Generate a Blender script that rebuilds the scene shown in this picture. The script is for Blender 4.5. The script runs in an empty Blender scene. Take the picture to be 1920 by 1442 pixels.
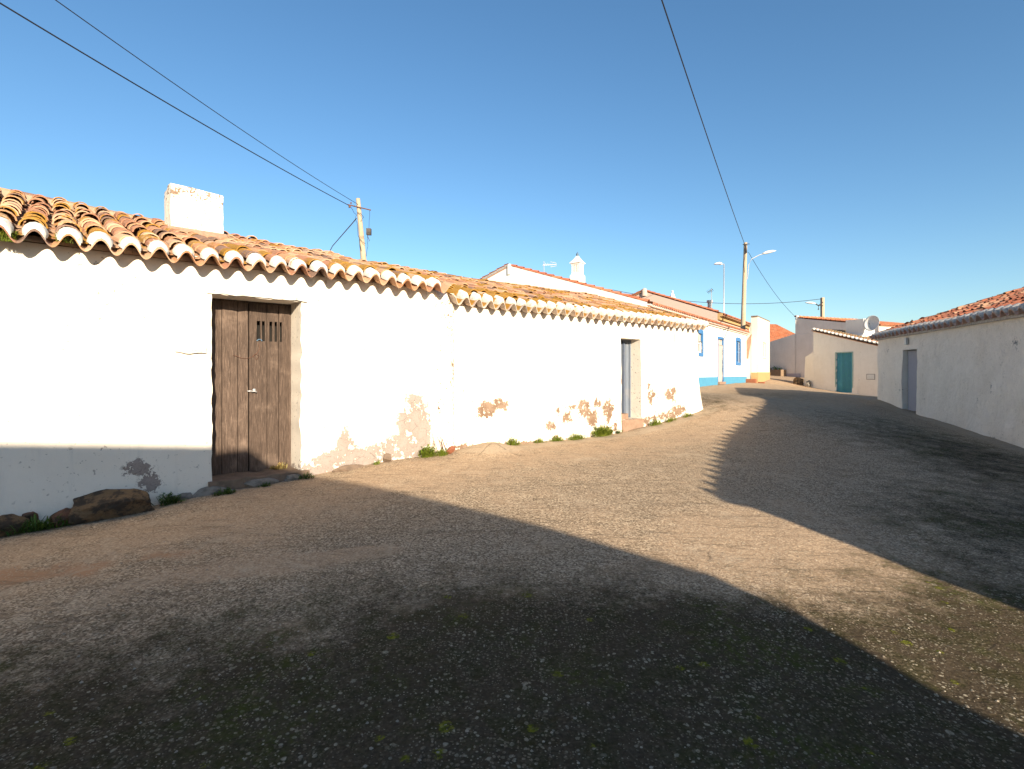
import bpy, math, random
import numpy as np
from mathutils import Vector, noise as mnoise

R = random.Random(7)
NP = np.random.RandomState(11)
sc = bpy.context.scene
COL = sc.collection
EYE = 1.5
F = 1000.0 / 1920.0

# ------------------------------------------------------------------ sun
SUN_AZ = np.array([.40, -.917]) / math.hypot(.40, .917)     # horizontal direction towards the sun
SUN_EL = math.radians(18.4)

# ------------------------------------------------------------------ frames of the facades
def unit(x, y):
    l = math.hypot(x, y)
    return np.array([x / l, y / l])
LO = np.array([-2.94, 6.0]); LD = unit(.754, .657); LN = np.array([-LD[1], LD[0]])      # left row: along, inward
RO = np.array([11.83, 17.25]); RD = -unit(.293, .956); RN = unit(.956, -.293)           # right house: far corner, towards the viewer, inward
BO = np.array([4.6, 18.1]); BD = unit(.576, .817); BN = np.array([-BD[1], BD[0]])       # blue trimmed house
SO = np.array([19.2, 28.0]); SD = unit(-.36, .933); SN = unit(.933, .36)                # small house with the turquoise door
def LW(s, w=0.0): return LO + LD * s + LN * w
def RW(s, w=0.0): return RO + RD * s + RN * w
def BW(s, w=0.0): return BO + BD * s + BN * w
def SW(s, w=0.0): return SO + SD * s + SN * w

# ------------------------------------------------------------------ ground height: thin plate through surveyed points
CP = [(-7.1, 2.4, -.12), (-4.48, 4.66, .10), (-3.3, 5.67, .21), (-2.5, 6.37, .26), (-1.58, 7.18, .33), (-.64, 8.0, .35),
      (2.1, 10.4, .345), (3.2, 11.4, .47), (4.13, 12.16, .60), (4.6, 12.7, .84), (6.5, 17, .86), (8.45, 23.6, .93), (11, 27, .95), (13.2, 30.5, .97),
      (19.2, 28.0, .26), (17.7, 31.4, .63), (15.4, 23, .52), (17.0, 28, .52), (11.83, 17.25, .67), (11.1, 14.9, .42), (9.6, 10, .10), (8, 4.5, -.12), (5.9, -2, -.25),
      (0, 0, 0), (0, 3, .05), (2, 2.2, -.05), (-2, 2, .0), (3.2, 3.4, -.02), (2.0, 5.7, .19), (7.5, 18, .76), (5.2, 10, .36), (10, 23, .88),
      (13.7, 29.6, .94), (16.2, 33.2, 1.10), (22, 41, 1.22), (20.9, 43.9, 1.38), (18.2, 36, 1.06), (14.0, 27.5, .84),
      (40, 60, 1.5), (-40, 60, 1.5), (60, 0, .3), (-60, 0, .3), (0, -50, -.4), (0, 120, 1.5), (-20, 15, .4), (-5, 14, .5)]
CP = np.array(CP)
def _tps(r2): return np.where(r2 > 1e-9, r2 * np.log(r2 + 1e-12) * .5, 0)
_n = len(CP)
_K = _tps(((CP[:, None, :2] - CP[None, :, :2]) ** 2).sum(-1)) + np.eye(_n) * .6
_P = np.c_[np.ones(_n), CP[:, :2]]
_A = np.zeros((_n + 3, _n + 3)); _A[:_n, :_n] = _K; _A[:_n, _n:] = _P; _A[_n:, :_n] = _P.T
_sol = np.linalg.solve(_A, np.r_[CP[:, 2], 0, 0, 0])
def gh(x, y):
    x = np.asarray(x, float); y = np.asarray(y, float); shp = x.shape
    q = np.c_[x.ravel(), y.ravel()]
    z = np.zeros(len(q))
    for k in range(0, len(q), 20000):
        b = q[k:k + 20000]
        z[k:k + 20000] = _tps(((b[:, None] - CP[None, :, :2]) ** 2).sum(-1)) @ _sol[:_n] + _sol[_n] + b @ _sol[_n + 1:]
    d = np.hypot(q[:, 0], q[:, 1] - 15)
    t = np.clip((d - 35) / 60, 0, 1)
    z = np.clip(z, -1, 1.6) * (1 - t) + .9 * t
    # concrete hump against the wall where the two old houses meet
    rel = q - LO; s = rel @ LD; w = rel @ LN
    z = z + .13 * np.exp(-((s - 3.25) / .42) ** 2 - ((w + .25) / .33) ** 2)
    z = z + .05 * np.exp(-((s - 7.3) / .5) ** 2 - ((w + .25) / .25) ** 2)
    return z.reshape(shp)
def g1(p): return float(gh(np.array([p[0]]), np.array([p[1]]))[0])

# ------------------------------------------------------------------ mesh collector and object helpers
class MB:
    def __init__(self): self.v = []; self.f = []; self.c = []; self.a = []
    def add(self, vs, fs, col=(1, 1, 1), att=0.0):
        n = len(self.v); vs = [tuple(map(float, p)) for p in vs]
        self.v += vs; self.f += [tuple(i + n for i in f) for f in fs]
        if isinstance(col, list): self.c += col
        else: self.c += [tuple(col)] * len(vs)
        if isinstance(att, list): self.a += att
        else: self.a += [att] * len(vs)
    def box(self, o, ax, ay, az, col=(1, 1, 1), bev=0.0):
        """box from corner o along three edge vectors, edges slightly eased"""
        o, ax, ay, az = map(lambda p: np.array(p, float), (o, ax, ay, az))
        vs = [o, o + ax, o + ax + ay, o + ay, o + az, o + ax + az, o + ax + ay + az, o + ay + az]
        self.add(vs, [(0, 3, 2, 1), (4, 5, 6, 7), (0, 1, 5, 4), (1, 2, 6, 5), (2, 3, 7, 6), (3, 0, 4, 7)], col)
    def tube(self, pts, rad, n=8, col=(1, 1, 1), cap=True):
        pts = [np.array(p, float) for p in pts]
        rad = rad if isinstance(rad, (list, tuple)) else [rad] * len(pts)
        rings = []
        up0 = np.array([0, 0, 1.0])
        for i, p in enumerate(pts):
            t = pts[min(i + 1, len(pts) - 1)] - pts[max(i - 1, 0)]
            t = t / (np.linalg.norm(t) + 1e-9)
            u = np.cross(t, up0 if abs(t[2]) < .9 else np.array([1.0, 0, 0])); u /= np.linalg.norm(u)
            v = np.cross(t, u)
            rings.append([p + rad[i] * (math.cos(2 * math.pi * k / n) * u + math.sin(2 * math.pi * k / n) * v) for k in range(n)])
        vs = [q for r in rings for q in r]; fs = []
        for i in range(len(pts) - 1):
            for k in range(n):
                fs.append((i * n + k, i * n + (k + 1) % n, (i + 1) * n + (k + 1) % n, (i + 1) * n + k))
        if cap:
            fs.append(tuple(range(n - 1, -1, -1))); fs.append(tuple((len(pts) - 1) * n + k for k in range(n)))
        self.add(vs, fs, col)
    def lathe(self, base, prof, n=12, sq=False, col=(1, 1, 1)):
        vs = []; fs = []; b = np.array(base, float)
        for r, z in prof:
            for k in range(n):
                a = 2 * math.pi * (k + .5) / n
                vs.append(b + (r * math.cos(a), r * math.sin(a), z))
        for i in range(len(prof) - 1):
            for k in range(n):
                fs.append((i * n + k, i * n + (k + 1) % n, (i + 1) * n + (k + 1) % n, (i + 1) * n + k))
        fs.append(tuple(range(n - 1, -1, -1))); fs.append(tuple((len(prof) - 1) * n + k for k in range(n)))
        self.add(vs, fs, col)
    def build(self, name, mat, parent=None, smooth=False, bevel=0.0, aname='peel'):
        me = bpy.data.meshes.new(name)
        me.from_pydata(self.v, [], self.f); me.update()
        ca = me.attributes.new('tcol', 'FLOAT_COLOR', 'POINT')
        ca.data.foreach_set('color', np.array([(c[0], c[1], c[2], 1.0) for c in self.c], dtype=np.float32).ravel())
        fa = me.attributes.new(aname, 'FLOAT', 'POINT')
        fa.data.foreach_set('value', np.array(self.a, dtype=np.float32))
        me.materials.append(mat)
        if smooth: me.polygons.foreach_set('use_smooth', [True] * len(me.polygons))
        ob = bpy.data.objects.new(name, me); COL.objects.link(ob)
        if bevel > 0:
            m = ob.modifiers.new('ease', 'BEVEL'); m.width = bevel; m.segments = 2; m.limit_method = 'ANGLE'
        if parent is not None:
            ob.parent = parent
            if parent.type == 'EMPTY': ob.location = -Vector(parent.location)
            elif parent.parent is None: ob.location = -Vector(parent.location)
        return ob
def thing(name, label, cat, base, group=None):
    o = bpy.data.objects.new(name, None); COL.objects.link(o)
    o.location = (float(base[0]), float(base[1]), float(base[2])); o.empty_display_size = .2
    o['label'] = label; o['category'] = cat
    if group: o['group'] = group
    return o
def tag(o, label, cat, group=None):
    o['label'] = label; o['category'] = cat
    if group: o['group'] = group
    return o
def p3(p, z): return np.array([p[0], p[1], z], float)
def v3(d, z=0.0): return np.array([d[0], d[1], z], float)

# ------------------------------------------------------------------ materials
class NT:
    def __init__(self, name):
        self.m = bpy.data.materials.new(name); self.m.use_nodes = True
        self.t = self.m.node_tree; self.t.nodes.clear()
        self.out = self.n('ShaderNodeOutputMaterial')
        self.b = self.n('ShaderNodeBsdfPrincipled'); self.l(self.b.outputs[0], self.out.inputs[0])
        self.tc = self.n('ShaderNodeTexCoord').outputs['Object']
    def n(self, t, **k):
        x = self.t.nodes.new(t)
        for a, b in k.items(): setattr(x, a, b)
        return x
    def l(self, a, b): self.t.links.new(a, b)
    def _in(self, sock, v):
        if isinstance(v, (int, float)): sock.default_value = v
        elif isinstance(v, (tuple, list)): sock.default_value = (*v, 1.0) if len(v) == 3 and sock.type == 'RGBA' else v
        else: self.l(v, sock)
    def noise(self, scale, detail=6, rough=.6, vec=None, dist=0.0, color=False):
        x = self.n('ShaderNodeTexNoise'); self.l(vec or self.tc, x.inputs['Vector'])
        x.inputs['Scale'].default_value = scale; x.inputs['Detail'].default_value = detail; x.inputs['Roughness'].default_value = rough
        x.inputs['Distortion'].default_value = dist
        return x.outputs['Color' if color else 0]
    def vor(self, scale, feature='F1', out='Distance', vec=None, rnd=1.0):
        x = self.n('ShaderNodeTexVoronoi', feature=feature); self.l(vec or self.tc, x.inputs['Vector'])
        x.inputs['Scale'].default_value = scale; x.inputs['Randomness'].default_value = rnd
        return x.outputs[out]
    def map(self, scale=(1, 1, 1), rot=(0, 0, 0), vec=None):
        x = self.n('ShaderNodeMapping'); self.l(vec or self.tc, x.inputs['Vector'])
        x.inputs['Scale'].default_value = scale; x.inputs['Rotation'].default_value = rot
        return x.outputs[0]
    def math(self, op, a, b=0.0, c=0.0, clamp=False):
        x = self.n('ShaderNodeMath', operation=op, use_clamp=clamp)
        for i, v in enumerate((a, b, c)): self._in(x.inputs[i], v)
        return x.outputs[0]
    def ramp(self, v, lo, hi):
        x = self.n('ShaderNodeMapRange', interpolation_type='SMOOTHSTEP')
        self._in(x.inputs[0], v); x.inputs[1].default_value = lo; x.inputs[2].default_value = hi
        return x.outputs[0]
    def mix(self, f, a, b, mode='MIX'):
        x = self.n('ShaderNodeMix', data_type='RGBA', blend_type=mode)
        self._in(x.inputs[0], f); self._in(x.inputs[6], a); self._in(x.inputs[7], b)
        return x.outputs[2]
    def attr(self, name, out='Fac'):
        x = self.n('ShaderNodeAttribute', attribute_name=name); return x.outputs[out]
    def sep(self, v, i):
        x = self.n('ShaderNodeSeparateXYZ'); self.l(v, x.inputs[0]); return x.outputs[i]
    def bump(self, h, strength=.3, dist=.02, prev=None):
        x = self.n('ShaderNodeBump'); self.l(h, x.inputs['Height']); x.inputs['Strength'].default_value = strength; x.inputs['Distance'].default_value = dist
        if prev is not None: self.l(prev, x.inputs['Normal'])
        return x.outputs[0]
    def fin(self, col, rough=.9, bump=None, metal=0.0, spec=.3):
        self._in(self.b.inputs['Base Color'], col); self._in(self.b.inputs['Roughness'], rough)
        self.b.inputs['Metallic'].default_value = metal; self.b.inputs['Specular IOR Level'].default_value = spec
        if bump is not None: self.l(bump, self.b.inputs['Normal'])
        return self.m

def mat_plaster(name, white, under, under2, lump=.5, grime=.12, scale=7.0, pits=.7, streaks=1.0):
    t = NT(name)
    peel = t.attr('peel')
    n1 = t.noise(scale, 9, .66); n2 = t.noise(scale * 4, 6, .7)
    f = t.math('ADD', peel, t.math('MULTIPLY', t.math('SUBTRACT', n1, .5), 1.7))
    f = t.math('ADD', f, t.math('MULTIPLY', t.math('SUBTRACT', n2, .5), .65))
    mask = t.ramp(f, .34, .37); halo = t.ramp(f, .02, .36)
    big = t.noise(1.1, 5, .6); mid = t.noise(9, 7, .65)
    w = t.mix(t.math('MULTIPLY', t.ramp(big, .35, .75), grime), white, (white[0] * .72, white[1] * .68, white[2] * .62))
    streak = t.noise(3.0, 6, .6, vec=t.map((3, 3, .35)))
    w = t.mix(t.math('MULTIPLY', t.ramp(streak, .52, .72), grime * 1.2 * streaks), w, (.36, .34, .31))
    mt = t.ramp(t.noise(5.5, 10, .74), .36, .66)
    w = t.mix(t.math('MULTIPLY', mt, grime), w, t.mix(.35, w, (.38, .35, .32)))
    # old flaking: thin layers of limewash, chips and pits showing grey render
    chip = t.math('MULTIPLY', t.ramp(t.noise(26, 5, .6), .635, .66), t.ramp(big, .35, .6))
    chip = t.math('MULTIPLY', chip, pits)
    chip2 = t.math('MULTIPLY', t.ramp(t.noise(34, 4, .6), .56, .6), t.math('MULTIPLY', halo, pits))
    w = t.mix(t.math('MAXIMUM', chip, chip2), w, (.22, .19, .155))
    u = t.mix(t.ramp(t.noise(5, 6, .65), .38, .62), under, under2)
    u = t.mix(t.math('MULTIPLY', t.ramp(t.noise(45, 4, .6), .5, .7), .35), u, (under[0] * .5, under[1] * .5, under[2] * .5))
    jt = t.ramp(t.vor(4.5, 'DISTANCE_TO_EDGE'), .025, .008)
    u = t.mix(t.math('MULTIPLY', t.math('MULTIPLY', jt, t.ramp(mid, .48, .56)), .45), u, (under[0] * .35, under[1] * .32, under[2] * .3))
    edge = t.math('MULTIPLY', t.ramp(f, .30, .345), t.ramp(f, .42, .36))
    u = t.mix(t.math('MULTIPLY', edge, .35), u, (under[0] * .45, under[1] * .42, under[2] * .4))
    col = t.mix(mask, w, u)
    h = t.math('ADD', t.math('MULTIPLY', big, .6), t.math('MULTIPLY', mid, .35))
    h = t.math('ADD', h, t.math('MULTIPLY', mt, .25 * min(1, lump)))
    h = t.math('SUBTRACT', h, t.math('MULTIPLY', mask, .35))
    h = t.math('SUBTRACT', h, t.math('MULTIPLY', t.math('MAXIMUM', chip, chip2), .12))
    b = t.bump(h, lump, .05)
    b = t.bump(t.noise(60, 5, .65), .18, .01, b)
    return t.fin(col, .93, b, spec=.15)

def mat_tile(name, lich=.5, soot=.35):
    t = NT(name)
    c = t.attr('tcol', 'Color'); la = t.attr('peel')
    c = t.mix(t.math('MULTIPLY', t.ramp(t.noise(12, 6, .65), .3, .75), .55), c, t.mix(.5, c, (.24, .15, .10)))
    c = t.mix(t.math('MULTIPLY', t.ramp(t.noise(55, 4, .6), .5, .7), .45), c, (.42, .33, .25))
    ln = t.math('ADD', t.math('MULTIPLY', t.noise(1.7, 3, .5), .6), t.math('MULTIPLY', t.noise(17, 6, .7), .42))
    ln = t.math('ADD', ln, la)
    lm = t.ramp(ln, 1.0 - lich * .85, 1.06 - lich * .85)
    c = t.mix(t.math('MULTIPLY', lm, .88), c, t.mix(t.ramp(t.noise(70, 3, .5), .35, .65), (.40, .20, .018), (.25, .14, .03)))
    sm = t.ramp(t.math('ADD', t.noise(4.5, 5, .6), t.math('MULTIPLY', t.noise(40, 3, .6), .25)), .72, .86)
    c = t.mix(t.math('MULTIPLY', sm, soot), c, (.05, .04, .035))
    b = t.bump(t.math('ADD', t.noise(30, 6, .65), t.noise(120, 3, .6)), .35, .008)
    return t.fin(c, .92, b, spec=.15)

def mat_simple(name, col, col2=None, scale=12, rough=.8, bump=.2, metal=0.0, dist=.01, lo=.4, hi=.65, spec=.3):
    t = NT(name)
    col2 = col2 or tuple(c * .7 for c in col)
    n = t.noise(scale, 6, .65)
    c = t.mix(t.ramp(n, lo, hi), col, col2)
    return t.fin(c, rough, t.bump(t.noise(scale * 3, 6, .65), bump, dist), metal, spec)

def mat_wood(name, a, b, c3, up=True, worn=.5, rough=.85):
    t = NT(name)
    vc = t.attr('tcol', 'Color')
    g = t.noise(9, 8, .7, vec=t.map((6, 6, .45)), dist=.6)
    fine = t.noise(30, 5, .7, vec=t.map((5, 5, .25)))
    col = t.mix(t.ramp(g, .35, .65), a, b)
    col = t.mix(t.math('MULTIPLY', t.ramp(fine, .5, .72), worn), col, c3)
    w = t.noise(2.2, 5, .6)
    col = t.mix(t.math('MULTIPLY', t.ramp(w, .52, .7), worn * .8), col, c3)
    col = t.mix(1.0, col, vc, 'MULTIPLY')
    h = t.math('ADD', g, t.math('MULTIPLY', fine, .6))
    return t.fin(col, rough, t.bump(h, .5, .008), spec=.2)

WALL1 = mat_plaster('limewash_old', (.77, .70, .60), (.265, .215, .185), (.32, .265, .235), .30, .16, 5.0, .75)
WALL2 = mat_plaster('limewash_flaking', (.77, .70, .60), (.19, .12, .08), (.27, .19, .135), .32, .12, 8.5, .95)
WALLR = mat_plaster('limewash_rough', (.83, .755, .665), (.33, .31, .28), (.40, .375, .345), 1.0, .34, 2.6, .45, .12)
WALLB = mat_plaster('limewash_clean', (.74, .71, .66), (.3, .25, .2), (.3, .25, .2), .10, .06, 6.0, .15)
WALLC = mat_plaster('limewash_cream', (.62, .58, .48), (.4, .3, .2), (.4, .3, .2), .10, .08, 6.0, .1)
WALLP = mat_plaster('limewash_pink', (.50, .38, .32), (.5, .45, .38), (.5, .45, .38), .08, .05, 6.0, .1)
WALLG = mat_plaster('limewash_grey', (.70, .655, .60), (.42, .39, .35), (.45, .41, .36), .15, .25, 5.0, .2, .4)
TILE_OLD = mat_tile('roof_tile_lichen', .46, .35)
TILE_OLD2 = mat_tile('roof_tile_heavy_lichen', .46, .25)
EAVEW = mat_tile('limewashed_eave_tile', .22, .12)
TILE_RED = mat_tile('roof_tile_red', .16, .30)
TILE_NEW = mat_tile('roof_tile_clean', .02, .10)
MORTAR = mat_simple('white_mortar', (.62, .59, .54), (.36, .32, .27), 22, .92, .4, lo=.5, hi=.72, spec=.15)
MORTARG = mat_simple('grey_mortar', (.46, .44, .42), (.30, .28, .26), 22, .92, .4, spec=.15)
WOOD_BROWN = mat_wood('weathered_brown_wood', (.060, .043, .034), (.108, .077, .060), (.25, .185, .145), worn=.8)
WOOD_BLUE = mat_wood('peeling_blue_grey_wood', (.105, .135, .18), (.15, .175, .215), (.24, .225, .21), worn=.6)
WOOD_TURQ = mat_wood('turquoise_wood', (.055, .23, .25), (.05, .18, .30), (.09, .32, .40), worn=.6)
WOOD_POLE = mat_wood('grey_pole_wood', (.33, .25, .17), (.42, .33, .23), (.5, .43, .33), worn=.4)
WOOD_PINK = mat_wood('pale_pink_door', (.44, .35, .31), (.47, .38, .34), (.5, .42, .37), worn=.2)
WOOD_GREY = mat_wood('lavender_grey_door', (.33, .32, .36), (.36, .35, .385), (.40, .39, .41), worn=.3)
BLUE = mat_simple('blue_trim_paint', (.05, .165, .36), (.045, .14, .31), 8, .8, .1)
BLUEBAND = mat_simple('sky_blue_base_paint', (.07, .25, .38), (.065, .22, .35), 6, .85, .1)
OCHRE = mat_simple('ochre_base_paint', (.42, .27, .12), (.38, .24, .11), 6, .9, .15)
SILL = mat_simple('worn_stone_step', (.20, .14, .10), (.14, .10, .072), 9, .9, .45, dist=.015)
SILLP = mat_simple('pink_clay_step', (.29, .19, .135), (.24, .155, .105), 9, .9, .3)
ROCK = mat_simple('brown_field_rock', (.20, .125, .065), (.065, .047, .033), 9, .9, 1.0, dist=.05, lo=.42, hi=.58)
ROCKR = mat_simple('red_brown_rock', (.16, .075, .045), (.07, .045, .03), 7, .9, .8, dist=.03)
ROCKG = mat_simple('grey_base_stone', (.20, .18, .155), (.12, .11, .095), 10, .9, .6, dist=.02)
CLAY = mat_simple('broken_red_clay', (.26, .09, .045), (.22, .08, .04), 20, .9, .3)
METAL = mat_simple('galvanised_steel', (.50, .50, .50), (.42, .42, .42), 20, .5, .1, .6)
DARKMETAL = mat_simple('dark_iron', (.05, .045, .045), (.08, .06, .05), 20, .6, .2, .3)
RUST = mat_simple('rusty_iron', (.15, .07, .045), (.09, .05, .035), 25, .8, .3)
CABLE = mat_simple('black_cable', (.015, .017, .022), (.02, .02, .025), 20, .6, .1)
WHITEP = mat_simple('white_enamel', (.58, .57, .55), (.52, .51, .49), 10, .5, .05)
LAMPGREY = mat_simple('pale_lamp_shell', (.62, .62, .60), (.55, .55, .54), 10, .5, .05)
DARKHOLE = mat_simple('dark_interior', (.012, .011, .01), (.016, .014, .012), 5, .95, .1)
LEAD = mat_simple('blue_glazed_ball', (.10, .17, .25), (.08, .13, .2), 5, .4, .1)
def mat_leaf(name, a, b):
    t = NT(name)
    c = t.mix(t.ramp(t.noise(18, 3, .5), .35, .65), a, b)
    c = t.mix(1.0, c, t.attr('tcol', 'Color'), 'MULTIPLY')
    m = t.fin(c, .6, None, spec=.3)
    tr = t.n('ShaderNodeBsdfTranslucent'); t.l(c, tr.inputs[0])
    mx = t.n('ShaderNodeMixShader'); mx.inputs[0].default_value = .3
    t.l(t.b.outputs[0], mx.inputs[1]); t.l(tr.outputs[0], mx.inputs[2]); t.l(mx.outputs[0], t.out.inputs[0])
    return m
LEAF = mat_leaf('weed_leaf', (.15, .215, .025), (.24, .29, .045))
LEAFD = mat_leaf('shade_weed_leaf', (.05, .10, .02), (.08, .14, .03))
DRY = mat_leaf('dry_weed', (.26, .20, .08), (.34, .27, .13))

def mat_glass():
    t = NT('window_glass')
    return t.fin(t.mix(t.ramp(t.noise(1.5, 2, .5), .4, .6), (.02, .022, .032), (.04, .04, .055)), .2, None, spec=.25)
GLASS = mat_glass()

def mat_ground():
    t = NT('old_aggregate_concrete')
    moss = t.attr('moss'); dust = t.attr('dust'); org = t.attr('earth_and_shadow'); pave = t.attr('pave')
    # aggregate
    warp = t.n('ShaderNodeVectorMath', operation='ADD')
    nz = t.n('ShaderNodeVectorMath', operation='SCALE'); t.l(t.noise(6, 4, .6, color=True), nz.inputs[0]); nz.inputs['Scale'].default_value = .05
    t.l(t.tc, warp.inputs[0]); t.l(nz.outputs[0], warp.inputs[1]); wv = warp.outputs[0]
    cellc = t.n('ShaderNodeTexVoronoi'); t.l(wv, cellc.inputs['Vector']); cellc.inputs['Scale'].default_value = 85
    cell = t.sep(cellc.outputs['Color'], 0)
    cell2 = t.n('ShaderNodeTexVoronoi'); t.l(wv, cell2.inputs['Vector']); cell2.inputs['Scale'].default_value = 32
    c2v = t.sep(cell2.outputs['Color'], 1); c2d = cell2.outputs['Distance']
    big = t.noise(.55, 6, .62); mid = t.noise(3.2, 7, .66); fine = t.noise(48, 6, .7)
    base = t.mix(t.ramp(fine, .32, .68), (.155, .118, .084), (.36, .28, .20))
    base = t.mix(t.math('MULTIPLY', t.ramp(cell, .62, .95), .7), base, (.56, .46, .345))
    base = t.mix(t.math('MULTIPLY', t.ramp(cell, .35, .05), .75), base, (.085, .062, .045))
    # worn, washed-out areas and sandy film
    film = t.ramp(t.math('ADD', t.math('ADD', t.math('MULTIPLY', mid, .65), t.math('MULTIPLY', big, .5)), t.math('MULTIPLY', dust, .75)), .58, .85)
    base = t.mix(t.math('MULTIPLY', film, .50), base, t.mix(mid, (.36, .255, .175), (.44, .32, .22)))
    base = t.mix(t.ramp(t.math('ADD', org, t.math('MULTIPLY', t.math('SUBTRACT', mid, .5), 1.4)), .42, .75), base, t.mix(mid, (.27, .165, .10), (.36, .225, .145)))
    pv = t.ramp(t.math('ADD', pave, t.math('MULTIPLY', t.math('SUBTRACT', mid, .5), .9)), .45, .62)
    base = t.mix(t.math('MULTIPLY', pv, .75), base, t.mix(t.ramp(fine, .3, .7), (.29, .235, .175), (.38, .31, .235)))
    # scratches of the float across the road
    scr = t.noise(5, 7, .7, vec=t.map((3.2, .7, 1), (0, 0, -.75)))
    base = t.mix(t.math('MULTIPLY', t.ramp(scr, .53, .68), .22), base, (.10, .08, .06))
    scr2 = t.noise(3.4, 8, .72, vec=t.map((.6, 4.2, 1), (0, 0, .35)), dist=.4)
    base = t.mix(t.math('MULTIPLY', t.ramp(scr2, .52, .66), .42), base, (.12, .095, .07))
    spill = t.ramp(t.noise(1.9, 6, .68, dist=.8), .56, .66)
    base = t.mix(t.math('MULTIPLY', spill, .40), base, (.40, .33, .25))
    # cracks
    ck = t.vor(.55, 'DISTANCE_TO_EDGE', 'Distance', vec=wv)
    crack = t.math('MULTIPLY', t.ramp(ck, .008, .002), t.ramp(t.noise(1.3, 5, .6), .56, .66))
    base = t.mix(t.math('MULTIPLY', crack, .40), base, (.05, .04, .03))
    # moss and black algae film in the damp part of the street
    mm = t.math('ADD', t.math('MULTIPLY', moss, 1.15), t.math('MULTIPLY', t.math('SUBTRACT', mid, .5), 1.1))
    mm = t.math('ADD', mm, t.math('MULTIPLY', t.math('SUBTRACT', t.noise(14, 6, .7), .5), .55))
    mk = t.ramp(mm, .22, .85)
    alg = t.mix(t.ramp(t.noise(7, 6, .65), .42, .62), (.040, .031, .021), (.027, .0265, .011))
    alg = t.mix(t.math('MULTIPLY', t.ramp(fine, .45, .7), .5), alg, (.070, .055, .038))
    base = t.mix(t.math('MULTIPLY', mk, .93), base, alg)
    # pale lichen rosettes and pebbles, each of its own size
    def dots(scale, lo, thr, rmin, rmax):
        v = t.n('ShaderNodeTexVoronoi'); t.l(wv, v.inputs['Vector']); v.inputs['Scale'].default_value = scale
        rnd = t.sep(v.outputs['Color'], 0); rad = t.n('ShaderNodeMapRange'); t.l(rnd, rad.inputs[0])
        rad.inputs[1].default_value = thr; rad.inputs[2].default_value = 1; rad.inputs[3].default_value = rmin; rad.inputs[4].default_value = rmax
        d = t.math('ADD', v.outputs['Distance'], t.math('MULTIPLY', t.math('SUBTRACT', t.noise(95, 3, .6), .5), .22))
        return t.math('MULTIPLY', t.ramp(t.math('SUBTRACT', d, rad.outputs[0]), .05, -.03), t.math('GREATER_THAN', rnd, thr))
    patch = t.ramp(t.noise(1.6, 4, .6), .38, .58)
    d1 = t.math('MULTIPLY', dots(34, 0, .45, .08, .36), patch)
    d2 = t.math('MULTIPLY', dots(72, 0, .45, .10, .36), t.ramp(t.noise(2.3, 4, .6), .30, .55))
    d3 = t.math('MULTIPLY', dots(11, 0, .93, .10, .18), .9)
    d4 = t.math('MULTIPLY', dots(52, 0, .25, .14, .42), t.ramp(t.noise(.9, 6, .65), .36, .6))
    base = t.mix(t.math('MULTIPLY', d4, t.math('SUBTRACT', .72, t.math('MULTIPLY', mk, .42))), base, t.mix(cell, (.27, .225, .165), (.50, .42, .325)))
    dd = t.math('MAXIMUM', t.math('MAXIMUM', d1, t.math('MULTIPLY', d2, .75)), d3)
    lcol = t.mix(t.ramp(t.noise(60, 3, .6), .3, .7), (.17, .155, .115), (.36, .325, .255))
    dk = t.math('MULTIPLY', dd, t.math('MULTIPLY_ADD', mk, .55, .30))
    dk = t.math('MULTIPLY', dk, t.math('SUBTRACT', 1.0, t.math('MULTIPLY', pv, .8)))
    base = t.mix(dk, base, lcol)
    # little cushions of yellow-green moss
    gd = t.math('MULTIPLY', dots(8.0, 0, .76, .06, .30), t.ramp(mk, .55, .9))
    gd = t.math('MULTIPLY', gd, t.ramp(t.noise(40, 4, .7), .40, .56))
    base = t.mix(t.math('MULTIPLY', gd, .8), base, t.mix(t.ramp(fine, .4, .6), (.075, .09, .008), (.19, .20, .016)))
    gsm = t.math('MULTIPLY', t.ramp(t.noise(1.1, 6, .7), .48, .66), t.math('MULTIPLY', mk, t.ramp(t.noise(25, 4, .7), .42, .6)))
    base = t.mix(t.math('MULTIPLY', gsm, .75), base, (.050, .060, .012))
    h = t.math('ADD', t.math('MULTIPLY', fine, .5), t.math('MULTIPLY', cell, .55))
    h = t.math('ADD', h, t.math('ADD', t.math('MULTIPLY', dd, .25), t.math('MULTIPLY', d4, .5)))
    h = t.math('ADD', h, t.math('MULTIPLY', gd, 1.6))
    h = t.math('SUBTRACT', h, t.math('MULTIPLY', t.ramp(scr2, .52, .68), .7))
    h = t.math('SUBTRACT', h, t.math('MULTIPLY', crack, .4))
    b = t.bump(t.math('ADD', mid, t.math('MULTIPLY', t.noise(12, 5, .6), .35)), .30, .05)
    b = t.bump(h, .55, .012, b)
    return t.fin(t.mix(1.0, base, (1.15, 1.11, 1.05), 'MULTIPLY'), .95, b, spec=.03)
GROUND = mat_ground()

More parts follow.
